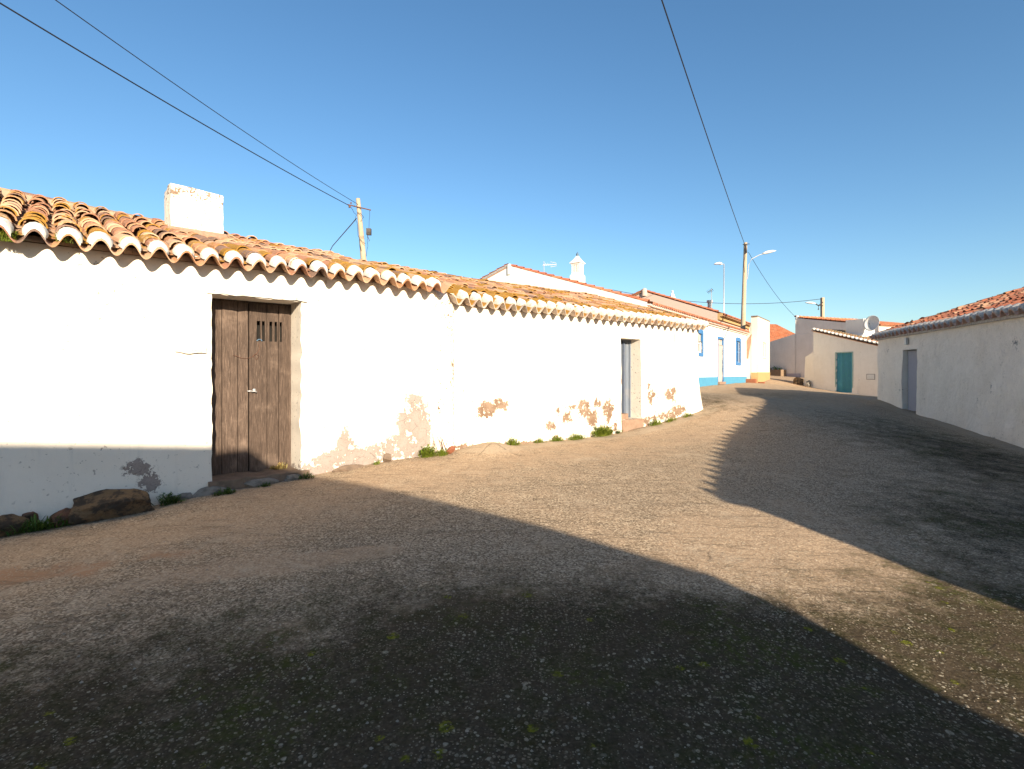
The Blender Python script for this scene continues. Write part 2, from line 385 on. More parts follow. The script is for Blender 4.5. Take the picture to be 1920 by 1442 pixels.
# ------------------------------------------------------------------ ground sheet
def lines(segs):
    out = []
    for a, b, st in segs: out += list(np.arange(a, b - 1e-6, st))
    out.append(segs[-1][1]); return np.array(out)
gx = lines([(-600, -100, 100), (-100, -20, 10), (-20, -8, .8), (-8, 12, .085), (12, 22, .3), (22, 100, 6), (100, 600, 100)])
gy = lines([(-600, -100, 100), (-100, -12, 8), (-12, 0, .6), (0, 14, .085), (14, 34, .25), (34, 100, 6), (100, 900, 100)])
GX, GY = np.meshgrid(gx, gy)
GZ = gh(GX, GY)
rel = np.stack([GX - LO[0], GY - LO[1]], -1); sL = rel @ LD; wL = rel @ LN
relr = np.stack([GX - RO[0], GY - RO[1]], -1); sR = relr @ RD; wR = relr @ RN
rels = np.stack([GX - SO[0], GY - SO[1]], -1); sS = rels @ SD; wS = rels @ SN
near = (GX > -9) & (GX < 14) & (GY > -1) & (GY < 30)
nzv = np.zeros(GX.shape)
idx = np.argwhere(near)
for i, j in idx:
    x, y = GX[i, j], GY[i, j]
    nzv[i, j] = .018 * mnoise.noise((x * .9, y * .9, 3.1)) + .008 * mnoise.noise((x * 3.1, y * 3.1, 1.7)) + .003 * mnoise.noise((x * 8, y * 8, 5.7))
GZ = GZ + nzv
def blob(x, y, rx, ry, rot=0.0):
    c, s_ = math.cos(rot), math.sin(rot); dx, dy = GX - x, GY - y
    return np.exp(-((dx * c + dy * s_) / rx) ** 2 - ((-dx * s_ + dy * c) / ry) ** 2)
moss = (1.0 * blob(1.6, 1.9, 2.3, 1.35) + .35 * blob(.7, 2.9, 1.3, .5, -.1) + .28 * blob(4.6, 13.0, .8, 1.6, -.5) + .55 * blob(-1.2, 1.9, 2.6, .9) + .30 * blob(-.6, 3.4, 2.2, .9, .2) + .56 * blob(7.5, 8.6, 1.6, 4.4, -.3)
        + .50 * blob(4.6, 5.0, 1.7, 1.8, -.4) + .22 * blob(6.0, 13, 2.6, 4.5, -.25) + .5 * blob(3.2, 3.0, 1.0, 1.0) + .35 * blob(9, 19, 3, 3) + .2 * blob(-3, 2.4, 1.5, 1))
dust = (.30 * np.exp(-((wL + .9) / 1.0) ** 2) + 1.0 * blob(-.6, 3.15, .16, .12) + 1.1 * blob(-.22, 3.25, .17, .10) + .9 * blob(.04, 3.42, .15, .08) + .8 * blob(-1.75, 3.85, .55, .13, .3) + .7 * blob(-1.15, 4.1, .3, .1, .2)
        + .8 * blob(-1.25, 2.95, .15, .16) + .35 * blob(2.2, 4.2, 1.6, 1.2) + .4 * np.clip((GY - 17) / 6, 0, 1))
earth_and_shadow = .8 * blob(-3.55, 3.75, 1.0, .22, .12) + .55 * blob(-2.5, 4.1, .5, .12, .2) + .45 * np.exp(-((wL + .05) / .12) ** 2) * (sL < 10) + .8 * np.exp(-((wS + .45) / .35) ** 2) * ((sS > -2.5) & (sS < 6))  # last term paints the small house's shadow band as a brown strip
pave = .95 * np.exp(-((wL + .26 + .05 * np.sin(sL * 2)) / .20) ** 2) * np.clip((sL - 2.6) / .5, 0, 1) * np.clip((10.2 - sL) / .6, 0, 1)
pave += 1.0 * np.exp(-((sL - 3.3) / .45) ** 2 - ((wL + .3) / .4) ** 2)
pave += 1.1 * np.exp(-((wR + .24) / .24) ** 4) * np.clip((sR + 1.0) / .6, 0, 1) + .5 * blob(9.15, 7.4, .25, .9, -.9)
moss = moss + .9 * np.exp(-((wL + .08) / .14) ** 2) * (sL < -1.0) - .8 * np.exp(-((wR + .24) / .26) ** 4)  # added term paints the shade of the hollow under the left wall's plaster
ny, nx = GX.shape
vs = np.stack([GX, GY, GZ], -1).reshape(-1, 3)
ii = np.arange(ny * nx).reshape(ny, nx)
fs = np.stack([ii[:-1, :-1], ii[:-1, 1:], ii[1:, 1:], ii[1:, :-1]], -1).reshape(-1, 4)
me = bpy.data.meshes.new('ground'); me.from_pydata(vs.tolist(), [], fs.tolist()); me.update()
me.polygons.foreach_set('use_smooth', [True] * len(me.polygons))
for nm, arr in (('moss', moss), ('dust', dust), ('earth_and_shadow', earth_and_shadow), ('pave', pave)):
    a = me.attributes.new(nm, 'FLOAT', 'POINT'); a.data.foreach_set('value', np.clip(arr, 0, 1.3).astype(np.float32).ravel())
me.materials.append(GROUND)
ground = bpy.data.objects.new('ground', me); COL.objects.link(ground); ground['kind'] = 'structure'

# ------------------------------------------------------------------ wall with rough edged openings
def grid_lines(a, b, res, edges):
    L = list(np.linspace(a, b, max(2, int(round((b - a) / res)) + 1)))
    for e in edges:
        L = [x for x in L if abs(x - e) > res * .45 or x in (a, b)]
        L.append(e)
    return sorted(set(L))
def wall_grid(mb, O, D, NIN, s0, s1, z0, z1, openings=(), res=.06, lump=.012, thick=.45, peel=None, bulge=None, seed=0, close=True):
    """front face grid (outside), real openings with reveals, ends, top and a plain back"""
    es = sorted({o[0] for o in openings} | {o[1] for o in openings}); ez = sorted({o[2] for o in openings} | {o[3] for o in openings})
    S = grid_lines(s0, s1, res, es); Z = grid_lines(z0, z1, res, ez)
    P = {}; vs = []; at = []; fs = []
    D3, N3 = v3(D), v3(NIN)
    def inside(sm, zm):
        for o in openings:
            if o[0] < sm < o[1] and o[2] < zm < o[3]: return o
        return None
    for i, s in enumerate(S):
        for j, z in enumerate(Z):
            out = lump * (mnoise.noise((s * 1.3 + seed, z * 1.3, seed)) + .5 * mnoise.noise((s * 3.7, z * 3.7, seed + 4)))
            if bulge: out += bulge(s, z)
            js = jz = 0.0
            for o in openings:
                rg = o[5]
                if o[2] - 1e-6 <= z <= o[3] + 1e-6 and (abs(s - o[0]) < 1e-6 or abs(s - o[1]) < 1e-6):
                    js += rg * (mnoise.noise((z * 7, s * 3 + seed, 2.2)) + .6 * mnoise.noise((z * 19, s, 8.1)))
                if o[0] - 1e-6 <= s <= o[1] + 1e-6 and (abs(z - o[2]) < 1e-6 or abs(z - o[3]) < 1e-6):
                    jz += rg * .6 * (mnoise.noise((s * 6, z + seed, 5.2)) + .6 * mnoise.noise((s * 17, z, 1.1)))
            P[i, j] = len(vs)
            q = p3(O + D * (s + js), z + jz) - N3 * out
            vs.append(q); at.append(peel(s, z) if peel else 0.0)
    for i in range(len(S) - 1):
        for j in range(len(Z) - 1):
            if inside((S[i] + S[i + 1]) / 2, (Z[j] + Z[j + 1]) / 2): continue
            fs.append((P[i, j], P[i + 1, j], P[i + 1, j + 1], P[i, j + 1]))
    for o in openings:
        Is = [i for i, s in enumerate(S) if o[0] - 1e-6 <= s <= o[1] + 1e-6]; Js = [j for j, z in enumerate(Z) if o[2] - 1e-6 <= z <= o[3] + 1e-6]
        loop = [(i, Js[0]) for i in Is] + [(Is[-1], j) for j in Js[1:]] + [(i, Js[-1]) for i in reversed(Is[:-1])] + [(Is[0], j) for j in reversed(Js[1:-1])]
        inner = []
        for (i, j) in loop:
            b = p3(O + D * S[i], Z[j]) + N3 * o[4]
            inner.append(len(vs)); vs.append(b); at.append(at[P[i, j]] * .5)
        n = len(loop)
        prev = None
        for k in range(n):
            (i0, j0), (i1, j1) = loop[k], loop[(k + 1) % n]; side = (i1 - i0 != 0, i1 - i0 > 0, j1 - j0 > 0)
            if side != prev:
                b = len(vs); vs += [vs[P[loop[k]]], vs[inner[k]]]; at += [at[P[loop[k]]]] * 2
            kn = (k + 1) % n; c = len(vs); vs += [vs[P[loop[kn]]], vs[inner[kn]]]; at += [at[P[loop[kn]]]] * 2
            fs.append((b, b + 1, c + 1, c)); b = c; prev = side
    if close:
        nS, nZ = len(S), len(Z)
        def back(i, j):
            vs.append(p3(O + D * S[i] + NIN * thick, Z[j])); at.append(0.0); return len(vs) - 1
        bl = [back(0, j) for j in range(nZ)]; br = [back(nS - 1, j) for j in range(nZ)]
        for j in range(nZ - 1):
            fs.append((P[0, j], P[0, j + 1], bl[j + 1], bl[j])); fs.append((P[nS - 1, j], br[j], br[j + 1], P[nS - 1, j + 1]))
        tl = [back(i, nZ - 1) for i in range(nS)]
        for i in range(nS - 1): fs.append((P[i, nZ - 1], P[i + 1, nZ - 1], tl[i + 1], tl[i]))
    mb.add(vs, fs, (1, 1, 1), at)
def slab(mb, pts2, z0, z1, peel=0.0):
    """vertical wall panels along a polyline; z1 may be a list (one per point)"""
    z1 = z1 if isinstance(z1, (list, tuple)) else [z1] * len(pts2)
    vs = []; fs = []
    for k in range(len(pts2) - 1):
        a, b = np.array(pts2[k]), np.array(pts2[k + 1]); n = max(1, int(np.linalg.norm(b - a) / .5)); m = 5
        base = len(vs)
        for i in range(n + 1):
            t = i / n; p = a * (1 - t) + b * t; zt = z1[k] * (1 - t) + z1[k + 1] * t
            for j in range(m + 1): vs.append(p3(p, z0 + (zt - z0) * j / m))
        for i in range(n):
            for j in range(m):
                q = base + i * (m + 1) + j
                fs.append((q, q + m + 1, q + m + 2, q + 1))
    mb.add(vs, fs, (1, 1, 1), peel)

# ------------------------------------------------------------------ tiled roofs
PAL_OLD = [(.46, .22, .11), (.52, .28, .15), (.42, .20, .12), (.55, .34, .21), (.48, .30, .19), (.36, .17, .10), (.20, .12, .09), (.50, .26, .13), (.58, .38, .25), (.60, .36, .22), (.56, .33, .2)]
PAL_RED = [(.46, .13, .06), (.50, .16, .08), (.42, .12, .06), (.52, .20, .10), (.38, .11, .06), (.48, .18, .10)]
PAL_NEW = [(.55, .17, .07), (.58, .20, .09), (.52, .16, .07), (.56, .22, .11)]
def arc_tile(mb, c, a, u, n, L, r0, r1, h0, h1, col, lich, concave=False, seg=6, th=.013, yaw=0.0):
    """one barrel tile with real thickness at its open lower end"""
    a2 = a * math.cos(yaw) + u * math.sin(yaw); u2 = u * math.cos(yaw) - a * math.sin(yaw)
    vs = []; fs = []
    sg = -1 if concave else 1
    rows = [(0.0, r0, h0), (L * .5, (r0 + r1) / 2, (h0 + h1) / 2 + .002 * sg), (L, r1, h1)]
    for y, r, h in rows:
        for k in range(seg + 1):
            p = math.pi * k / seg
            vs.append(c + u2 * y + n * (h + sg * r * .92 * math.sin(p)) + a2 * (r * math.cos(p)))
    m = seg + 1
    for i in range(2):
        for k in range(seg): fs.append((i * m + k, i * m + k + 1, (i + 1) * m + k + 1, (i + 1) * m + k))
    b = len(vs)
    for y in (0.0, .12):
        for k in range(seg + 1):
            p = math.pi * k / seg; r = r0 - th
            vs.append(c + u2 * y + n * (h0 + sg * r * .92 * math.sin(p)) + a2 * (r * math.cos(p)))
    for k in range(seg):
        fs.append((k + 1, k, b + k, b + k + 1)); fs.append((b + k, b + m + k, b + m + k + 1, b + k + 1))
    mb.add(vs, fs, col, lich)
def tile_roof(parent, E0, a, u, W, L, mat, mort, pal, pitch=.229, row=.31, over=.2, seed=1, lich=lambda x, y: 0.0, jit=1.0, sag=None, peaks=None, eave_white=0.0, ridge=True, mort_h=.055, mw=.92, ridge_to=1e9, eave_mat=None, hip=0, tri=False, rname='roof'):
    """E0: point on the roof plane above the outer wall face where the run begins; a along the eave, u up the slope"""
    rr = random.Random(seed)
    a = np.array(a, float); a /= np.linalg.norm(a); u = np.array(u, float); u /= np.linalg.norm(u)
    n = np.cross(a, u); n = n if n[2] > 0 else -n
    E0 = np.array(E0, float); sg = sag or (lambda x, y: 0.0)
    cs_ = math.hypot(u[0], u[1])
    xl = lambda y: max(0.0, y * cs_) if hip else 0.0
    xr = lambda y: W - (max(0.0, y * cs_) if tri else 0.0)
    def Q(x, y, h=0.0): return E0 + a * x + u * y + n * h + np.array([0, 0, sg(x, y)])
    nc = int(round(W / pitch)); nr = int(math.ceil((L - .1) / row))
    deck = MB()
    ds = [Q(x, y, -.035) for y in np.linspace(-over * .3, L, 8) for x in np.linspace(xl(y), max(xl(y) + .01, xr(y)), 10)]
    df = [(j * 10 + i, j * 10 + i + 1, (j + 1) * 10 + i + 1, (j + 1) * 10 + i) for j in range(7) for i in range(9)]
    mb = MB(); mb.add(ds, df, (.22, .15, .1), 0.0)
    for i in range(nc):
        xc = (i + .5) * pitch; xo = (i + 1) * pitch
        tint = rr.choice(pal)
        for r in range(nr):
            y = -over + .05 + r * row + (.12 if r == 0 else 0)
            if y + row > L + .15 or xc < xl(y + row * .4) or xc > xr(y + row * .4): continue
            Lt = min(row + .11, L - y + .05)
            # channel
            c = Q(xc + rr.gauss(0, .004) * jit, y, 0)
            k = rr.uniform(.75, 1.0); cc = rr.choice(pal)
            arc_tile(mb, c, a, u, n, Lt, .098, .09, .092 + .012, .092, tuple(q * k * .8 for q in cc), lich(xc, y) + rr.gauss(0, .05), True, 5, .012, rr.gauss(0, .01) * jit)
        for r in range(nr):
            y = -over + .16 + r * row + rr.gauss(0, .022) * jit
            if y > L - .1 or xo < xl(y + row * .4) or xo > xr(y + row * .4): continue
            Lt = min(row + .10, L - y + .06)
            cc = tint if rr.random() < .35 else rr.choice(pal); k = rr.uniform(.85, 1.12)
            c = Q(xo + rr.gauss(0, .009) * jit, y, 0)
            lift = max(0, rr.gauss(0, .007)) * jit + (.02 * rr.random() if rr.random() < .06 else 0)
            arc_tile(mb, c, a, u, n, Lt, .090 + rr.gauss(0, .003) * jit, .076, .071 + lift, .056, tuple(q * k for q in cc), lich(xo, y) + rr.gauss(0, .13), False, 7, .014, rr.gauss(0, .028) * jit)
    if ridge:
        y = L - .06; x = xl(L)
        cr = [Q(x_, y_, h_) for x_ in np.linspace(xl(L), W, 24) for y_, h_ in ((L - .20, -.03), (L - .15, .105), (L + .03, .115), (L + .05, -.03))]
        mb.add(cr, [(i_ * 4 + k_, i_ * 4 + k_ + 1, i_ * 4 + k_ + 5, i_ * 4 + k_ + 4) for i_ in range(23) for k_ in range(3)], (.36, .27, .19), 0.0)
        while x < min(W, ridge_to):
            cc = rr.choice(pal); k = rr.uniform(.85, 1.1)
            arc_tile(mb, Q(x, y, 0), -u, a, n, .44, .105, .09, .035, .02, tuple(q * k for q in cc), lich(x, y) + rr.gauss(0, .12), False, 7, .014, rr.gauss(0, .03) * jit)
            x += .36
    if hip:
        hd = a * cs_ + u; hl = np.linalg.norm(hd); hd = hd / hl; hs_ = np.cross(hd, [0, 0, 1.0]); hs_ /= np.linalg.norm(hs_); hu = np.cross(hs_, hd); k_ = 0.0
        while k_ < L * hl - .3:
            arc_tile(mb, Q(0, 0) + hd * k_, hs_, hd, hu, .44, .115, .09, .05, .03, tuple(q * rr.uniform(.85, 1.1) for q in rr.choice(pal)), 0.0, False, 7, .014, rr.gauss(0, .03)); k_ += .36
    roof = mb.build(rname, mat, parent, aname='peel')
    # the undulating eave course: double skinned sheet of channel and cover tiles bedded together
    ev = MB(); m = 12; nx_ = nc * m + 1
    vs = []; cols = []; at = []
    def prof(x):
        t = math.cos(2 * math.pi * x / pitch)          # +1 at peaks (x = k*pitch), -1 in the valleys
        return .046 + .062 * abs(t) ** .85 * (1 if t > 0 else -1)
    ys = [-over, -over + .06, -over + .3]
    for sk in (0, 1):
        for y in ys:
            for q in range(nx_):
                x = q * pitch / m
                wob = .006 * jit * mnoise.noise((x * 2.3, seed, 0)); yy = y + (.014 * jit * mnoise.noise((x * 4.1, seed, 2)) if y < -over + .01 else 0)
                vs.append(Q(x, yy, prof(x) - .016 * sk + wob))
                cc = pal[int(x / pitch * 1.0 + .5) % len(pal)]
                wmix = eave_white * (.55 + .45 * mnoise.noise((x * 6, y * 9, seed))); wmix = min(1.0, wmix) if not (eave_mat and sk == 0 and y > -over + .01) else 0.0
                cols.append(tuple(cc[e] * .95 * (1 - wmix) + (.60, .57, .52)[e] * wmix for e in range(3))); at.append(lich(x, -over) - (.22 if not eave_mat else (.62 if wmix > 0 else -.35)))
    fs = []
    for j in range(2):
        for q in range(nx_ - 1):
            b = j * nx_ + q; fs.append((b, b + 1, b + nx_ + 1, b + nx_))
            b2 = 3 * nx_ + j * nx_ + q; fs.append((b2, b2 + nx_, b2 + nx_ + 1, b2 + 1))
    for q in range(nx_ - 1): fs.append((q, 3 * nx_ + q, 3 * nx_ + q + 1, q + 1))
    for e in (0, nx_ - 1): fs.append((e, nx_ + e, 4 * nx_ + e, 3 * nx_ + e))
    ev.add(vs, fs, cols, at); ev.build('eave_course', eave_mat or mat, roof)
    # lime mortar closing the mouth of every cover tile
    mo = MB()
    for i in range(nc):
        x = (i + 1) * pitch
        if x > W - .05: continue
        seg = 8; vs = []; fs = []; ro_ = .100 + rr.gauss(0, .005); dd = rr.uniform(.11, .15); off = rr.gauss(0, .006)
        for y, sc_ in ((-over + .014, .84), (-over + .04, 1.0), (-over + dd + .05, 1.10)):
            for k in range(seg + 1):
                p = math.pi * (-.06 + 1.12 * k / seg)
                r = ro_ * sc_ * (1 + .05 * rr.gauss(0, 1) * .5)
                vs.append(Q(x + off + r * math.cos(p) * mw, y, .052 + (mort_h + .045) * sc_ * math.sin(p) * (1 if math.sin(p) > 0 else .7)))
        for k in range(seg + 1):
            p = math.pi * k / seg; e_ = .078 * mw / .9 * math.cos(p)
            vs.append(Q(x + off + e_, -over + .010, prof(x + off + e_) + .004))
        mm = seg + 1
        for j in range(2):
            for k in range(seg): fs.append((j * mm + k, j * mm + k + 1, (j + 1) * mm + k + 1, (j + 1) * mm + k))
        for k in range(seg): fs.append((3 * mm + k, 3 * mm + k + 1, k + 1, k))
        mo.add(vs, fs)
    mo.build('mortar_plug', mort, roof, smooth=True)
    return roof
def wave_roof(parent, E0, a, u, W, L, mat, pal, pitch=.23, row=.36, over=.15, seed=1, under=.05, name='roof', amp=.05, hipr=False):
    """far roof: one sheet of stepped rows of barrel tiles"""
    rr = random.Random(seed)
    a = np.array(a, float); a /= np.linalg.norm(a); u = np.array(u, float); u /= np.linalg.norm(u)
    n = np.cross(a, u); n = n if n[2] > 0 else -n
    E0 = np.array(E0, float); m = 6; nx_ = int(round(W / pitch)) * m + 1; nr = int(math.ceil((L + over) / row))
    mb = MB()
    for r in range(nr):
        y0 = -over + r * row; y1 = min(y0 + row, L); vs = []; cols = []
        cs = [rr.choice(pal) for _ in range(nx_ // m + 2)]; ks = [rr.uniform(.8, 1.15) for _ in cs]
        for y, h in ((y0, -.01), (y0, .035), (y1, .0)):
            for q in range(nx_):
                x = q * (W - (max(0, y) * math.hypot(u[0], u[1]) if hipr else 0)) / (nx_ - 1); t = math.cos(2 * math.pi * q / m)
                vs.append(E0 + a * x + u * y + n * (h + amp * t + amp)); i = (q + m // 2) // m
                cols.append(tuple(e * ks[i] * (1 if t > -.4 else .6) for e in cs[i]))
        fs = [(j * nx_ + q, j * nx_ + q + 1, (j + 1) * nx_ + q + 1, (j + 1) * nx_ + q) for j in range(2) for q in range(nx_ - 1)]
        mb.add(vs, fs, cols, 0.0)
    # thickness below
    We = W - (L * math.hypot(u[0], u[1]) if hipr else 0)
    c = [E0 + a * x + u * y - n * under for x, y in ((0, -over), (W, -over), (We, L), (0, L))]
    d = [E0 + a * x + u * y - n * .012 for x, y in ((0, -over), (W, -over), (We, L), (0, L))]
    mb.add(c + d, [(0, 3, 2, 1), (0, 1, 5, 4), (1, 2, 6, 5), (2, 3, 7, 6), (3, 0, 4, 7)], (.4, .2, .12), 0.0)
    return mb.build(name, mat, parent)

# ------------------------------------------------------------------ boards
def plank(mb, O, D, NIN, s0, s1, z0, z1, y0, th, holes=(), col=(1, 1, 1)):
    S = sorted({s0, s1} | {h[0] for h in holes} | {h[1] for h in holes}); Z = sorted({z0, z1} | {h[2] for h in holes} | {h[3] for h in holes})
    D3, N3 = v3(D), v3(NIN); vs = []; ix = {}
    for i, s in enumerate(S):
        for j, z in enumerate(Z):
            for k, y in enumerate((y0, y0 + th)):
                ix[i, j, k] = len(vs); vs.append(p3(O + D * s, z) + N3 * y)
    fs = []
    def hole(i, j):
        if i < 0 or j < 0 or i >= len(S) - 1 or j >= len(Z) - 1: return True
        return any(h[0] <= (S[i] + S[i + 1]) / 2 <= h[1] and h[2] <= (Z[j] + Z[j + 1]) / 2 <= h[3] for h in holes)
    for i in range(len(S) - 1):
        for j in range(len(Z) - 1):
            if hole(i, j): continue
            fs.append((ix[i, j, 0], ix[i + 1, j, 0], ix[i + 1, j + 1, 0], ix[i, j + 1, 0]))
            fs.append((ix[i, j, 1], ix[i, j + 1, 1], ix[i + 1, j + 1, 1], ix[i + 1, j, 1]))
            if hole(i - 1, j): fs.append((ix[i, j, 0], ix[i, j + 1, 0], ix[i, j + 1, 1], ix[i, j, 1]))
            if hole(i + 1, j): fs.append((ix[i + 1, j, 0], ix[i + 1, j, 1], ix[i + 1, j + 1, 1], ix[i + 1, j + 1, 0]))
            if hole(i, j - 1): fs.append((ix[i, j, 0], ix[i, j, 1], ix[i + 1, j, 1], ix[i + 1, j, 0]))
            if hole(i, j + 1): fs.append((ix[i, j + 1, 0], ix[i + 1, j + 1, 0], ix[i + 1, j + 1, 1], ix[i, j + 1, 1]))
    mb.add(vs, fs, col)
def fbox(mb, W_, s0, s1, w0, w1, z0, z1, col=(1, 1, 1)):
    """box in a facade frame: along s, inward w"""
    o = p3(W_(s0, w0), z0)
    mb.box(o, p3(W_(s1, w0), z0) - o, p3(W_(s0, w1), z0) - o, (0, 0, z1 - z0), col)
def rough_rock(name, c, size, mat, seed, label=None, cat='rock', group=None, flat=.0, rot=0.0):
    import bmesh
    bm = bmesh.new(); bmesh.ops.create_icosphere(bm, subdivisions=4, radius=1.0)
    ca, sa = math.cos(rot), math.sin(rot)
    for v in bm.verts:
        p = v.co.normalized()
        # knock flat facets off the stone
        for k in range(14):
            rk = random.Random(seed * 31 + k)
            d = Vector((rk.gauss(0, 1), rk.gauss(0, 1), rk.gauss(0, 1))).normalized(); h = rk.uniform(.50, .86)
            e = p.dot(d)
            if e > h: p = p - d * (e - h)
        p = p * (1 + .08 * mnoise.noise(p * 2.3 + Vector((seed, 0, 0))) + .05 * mnoise.noise(p * 6 + Vector((0, seed, 0))) + .03 * mnoise.noise(Vector((p.x * 4, p.y * 4, p.z * 16 + seed))) + .015 * mnoise.noise(p * 17))
        x, y, z = p.x * size[0], p.y * size[1], p.z * size[2]
        v.co = (x * ca - y * sa, x * sa + y * ca, z)
    me = bpy.data.meshes.new(name); bm.to_mesh(me); bm.free(); me.materials.append(mat)
    if flat >= 0: me.polygons.foreach_set('use_smooth', [False] * len(me.polygons))
    o = bpy.data.objects.new(name, me); COL.objects.link(o); o.location = c
    if label: tag(o, label, cat, group)
    return o

# ================================================================== HOUSE ONE (left, brown door)
def ell(s, z, lst):
    b = -.6
    for (cs, cz, rs, rz, k) in lst:
        d = k - ((s - cs) / (rs * 1.3)) ** 2 - ((z - cz) / (rz * 1.3)) ** 2
        b = max(b, max(-.6, d))
    return min(.52, b * (.80 if b > 0 else .55))
Z1 = 2.64; Z2 = 2.545; SB = 2.58; SE = 9.62
PE1 = [(2.12, .76, .25, .42, 1), (1.45, .40, .85, .17, .9), (1.95, .45, .42, .22, 1), (1.55, .34, .55, .13, 1), (1.12, .48, .12, .30, 1), (.85, .30, .35, .12, .9), (2.35, .36, .3, .1, .9), (-1.05, .55, .16, .09, .85), (-.95, .40, .12, .14, .85), (-1.3, .12, .6, .1, .6), (-2.6, .2, .3, .1, .6)]
def peel1(s, z): return ell(s, z, PE1)
DOOR1 = (-.39, .562, .30, 2.355)
h1 = thing('cottage', 'old white cottage with weathered brown double door and lichen-covered tile roof', 'house', p3(LW(-1, 1.5), g1(LW(-1))))
mb = MB()
def bul1(s, z): return .05 * max(0, .55 - z) * (1 + .8 * mnoise.noise((s * 2.1, 4, 0))) + .02 * mnoise.noise((s * .5, z * .6, 9))
wall_grid(mb, LO, LD, LN, -5.6, SB, -.45, Z1 + .10, [(*DOOR1, .37, .017)], .06, .013, .45, peel1, bul1, 3)
slab(mb, [LW(-5.6, .45), LW(-5.6, 7), LW(SB - .02, 7), LW(SB - .02, .45)], -.3, [Z1, Z1, Z1, Z1])
wall1 = mb.build('wall', WALL1, h1, smooth=True)
# stub pilaster between the two houses
mb = MB(); wall_grid(mb, LW(0, -.035), LD, LN, 2.45, 2.75, -.3, Z1 + .02, (), .06, .012, .06, lambda s, z: .13 + .20 * mnoise.noise((s * 5, z * 1.2, 1)) - .10 * max(0, min(1, (1.6 - z))), lambda s, z: .06 * max(0, .6 - z), 8)
mb.build('pilaster', WALL2, h1, smooth=True)
sl = math.tan(math.radians(18.2)); up1 = v3(LN, sl)
def lich1(x, y): return (.16 if y < .3 else 0) + .13 * max(0, 1 - abs(x - 1.9) / 2.2) + (-.05 if x > 4.5 else 0)
def sag1(x, y): return .035 * mnoise.noise((x * .5, y * .6, 2.0)) + .012 * mnoise.noise((x * 2, y * 2, 7.0)) - .035 * math.sin(max(0, min(1, y / 3.8)) * math.pi) - .20 * max(0, y) / 3.8 * max(0, min(1, (x - 3.6) / 3.6))
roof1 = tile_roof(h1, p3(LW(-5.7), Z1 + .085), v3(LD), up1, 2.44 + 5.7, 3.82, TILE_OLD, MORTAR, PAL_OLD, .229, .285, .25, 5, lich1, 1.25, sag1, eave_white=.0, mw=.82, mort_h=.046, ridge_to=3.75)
mb = MB()   # rear slope so the roof is whole
wave_roof(h1, p3(LW(SB - .02, 7.0), Z1 - .24), -v3(LD), v3(-LN, sl), 2.44 + 5.7, 3.72, TILE_OLD, PAL_OLD, seed=4, name='rear_roof')
# gable infill at the party wall end
mb = MB(); g = [p3(LW(SB - .03, .1), Z1 - .05), p3(LW(SB - .03, 3.5), Z1 + 3.5 * sl - .08), p3(LW(SB - .03, 6.9), Z1 - .05)]
g2 = [q - v3(LD) * .2 for q in g]; mb.add(g + g2, [(0, 1, 2), (5, 4, 3), (0, 3, 4, 1), (1, 4, 5, 2), (2, 5, 3, 0)]); mb.build('gable_wall', WALL1, h1)
# chimney: squat whitewashed stack with a tile-edged flashing
mb = MB()
def chim(mb, s0, s1, w0, w1, z0, z1, tilt=.0):
    vs = []; fs = []; ns, nw, nz = 10, 6, 10
    def P(s, w, z): return p3(LW(s, w), z)
    def fill(f, nu, nv):
        b = len(vs)
        for i in range(nu + 1):
            for j in range(nv + 1):
                q = f(i / nu, j / nv); nn = Vector(q.tolist())
                q = q + .018 * np.array([mnoise.noise(nn * 5), mnoise.noise(nn * 5 + Vector((9, 0, 0))), .8 * mnoise.noise(nn * 4 + Vector((0, 9, 0)))])
                vs.append(q)
        for i in range(nu):
            for j in range(nv):
                k = b + i * (nv + 1) + j; fs.append((k, k + nv + 1, k + nv + 2, k + 1))
    zt = lambda u_, v_: z1 + tilt * (1 - u_)
    fill(lambda a_, b_: P(s0 + (s1 - s0) * a_, w0, z0 + (zt(a_, 0) - z0) * b_), ns, nz)
    fill(lambda a_, b_: P(s1, w0 + (w1 - w0) * a_, z0 + (zt(1, 0) - z0) * b_), nw, nz)
    fill(lambda a_, b_: P(s0 + (s1 - s0) * (1 - a_), w1, z0 + (zt(1 - a_, 0) - z0) * b_), ns, nz)
    fill(lambda a_, b_: P(s0, w1 + (w0 - w1) * a_, z0 + (zt(0, 0) - z0) * b_), nw, nz)
    fill(lambda a_, b_: P(s0 + (s1 - s0) * a_, w0 + (w1 - w0) * b_, zt(a_, 0)), ns, nw)
    mb.add(vs, fs, (1, 1, 1), [(.24 if v[2] > z1 - .12 else (.20 if v[2] < z0 + .45 else .02)) + .10 * mnoise.noise(Vector(v) * 3) for v in vs])
chim(mb, -.42, .245, 2.35, 2.85, 3.1, 4.13, .05)
mb.build('chimney', WALL2, roof1, smooth=True)
mb = MB(); fbox(mb, LW, -.47, .30, 2.25, 2.9, 3.1, 3.56); o = mb.build('chimney_flashing', mat_simple('pink_mortar', (.34, .21, .15), (.27, .17, .12), 14, .9, .5, dist=.02), roof1, bevel=.03)
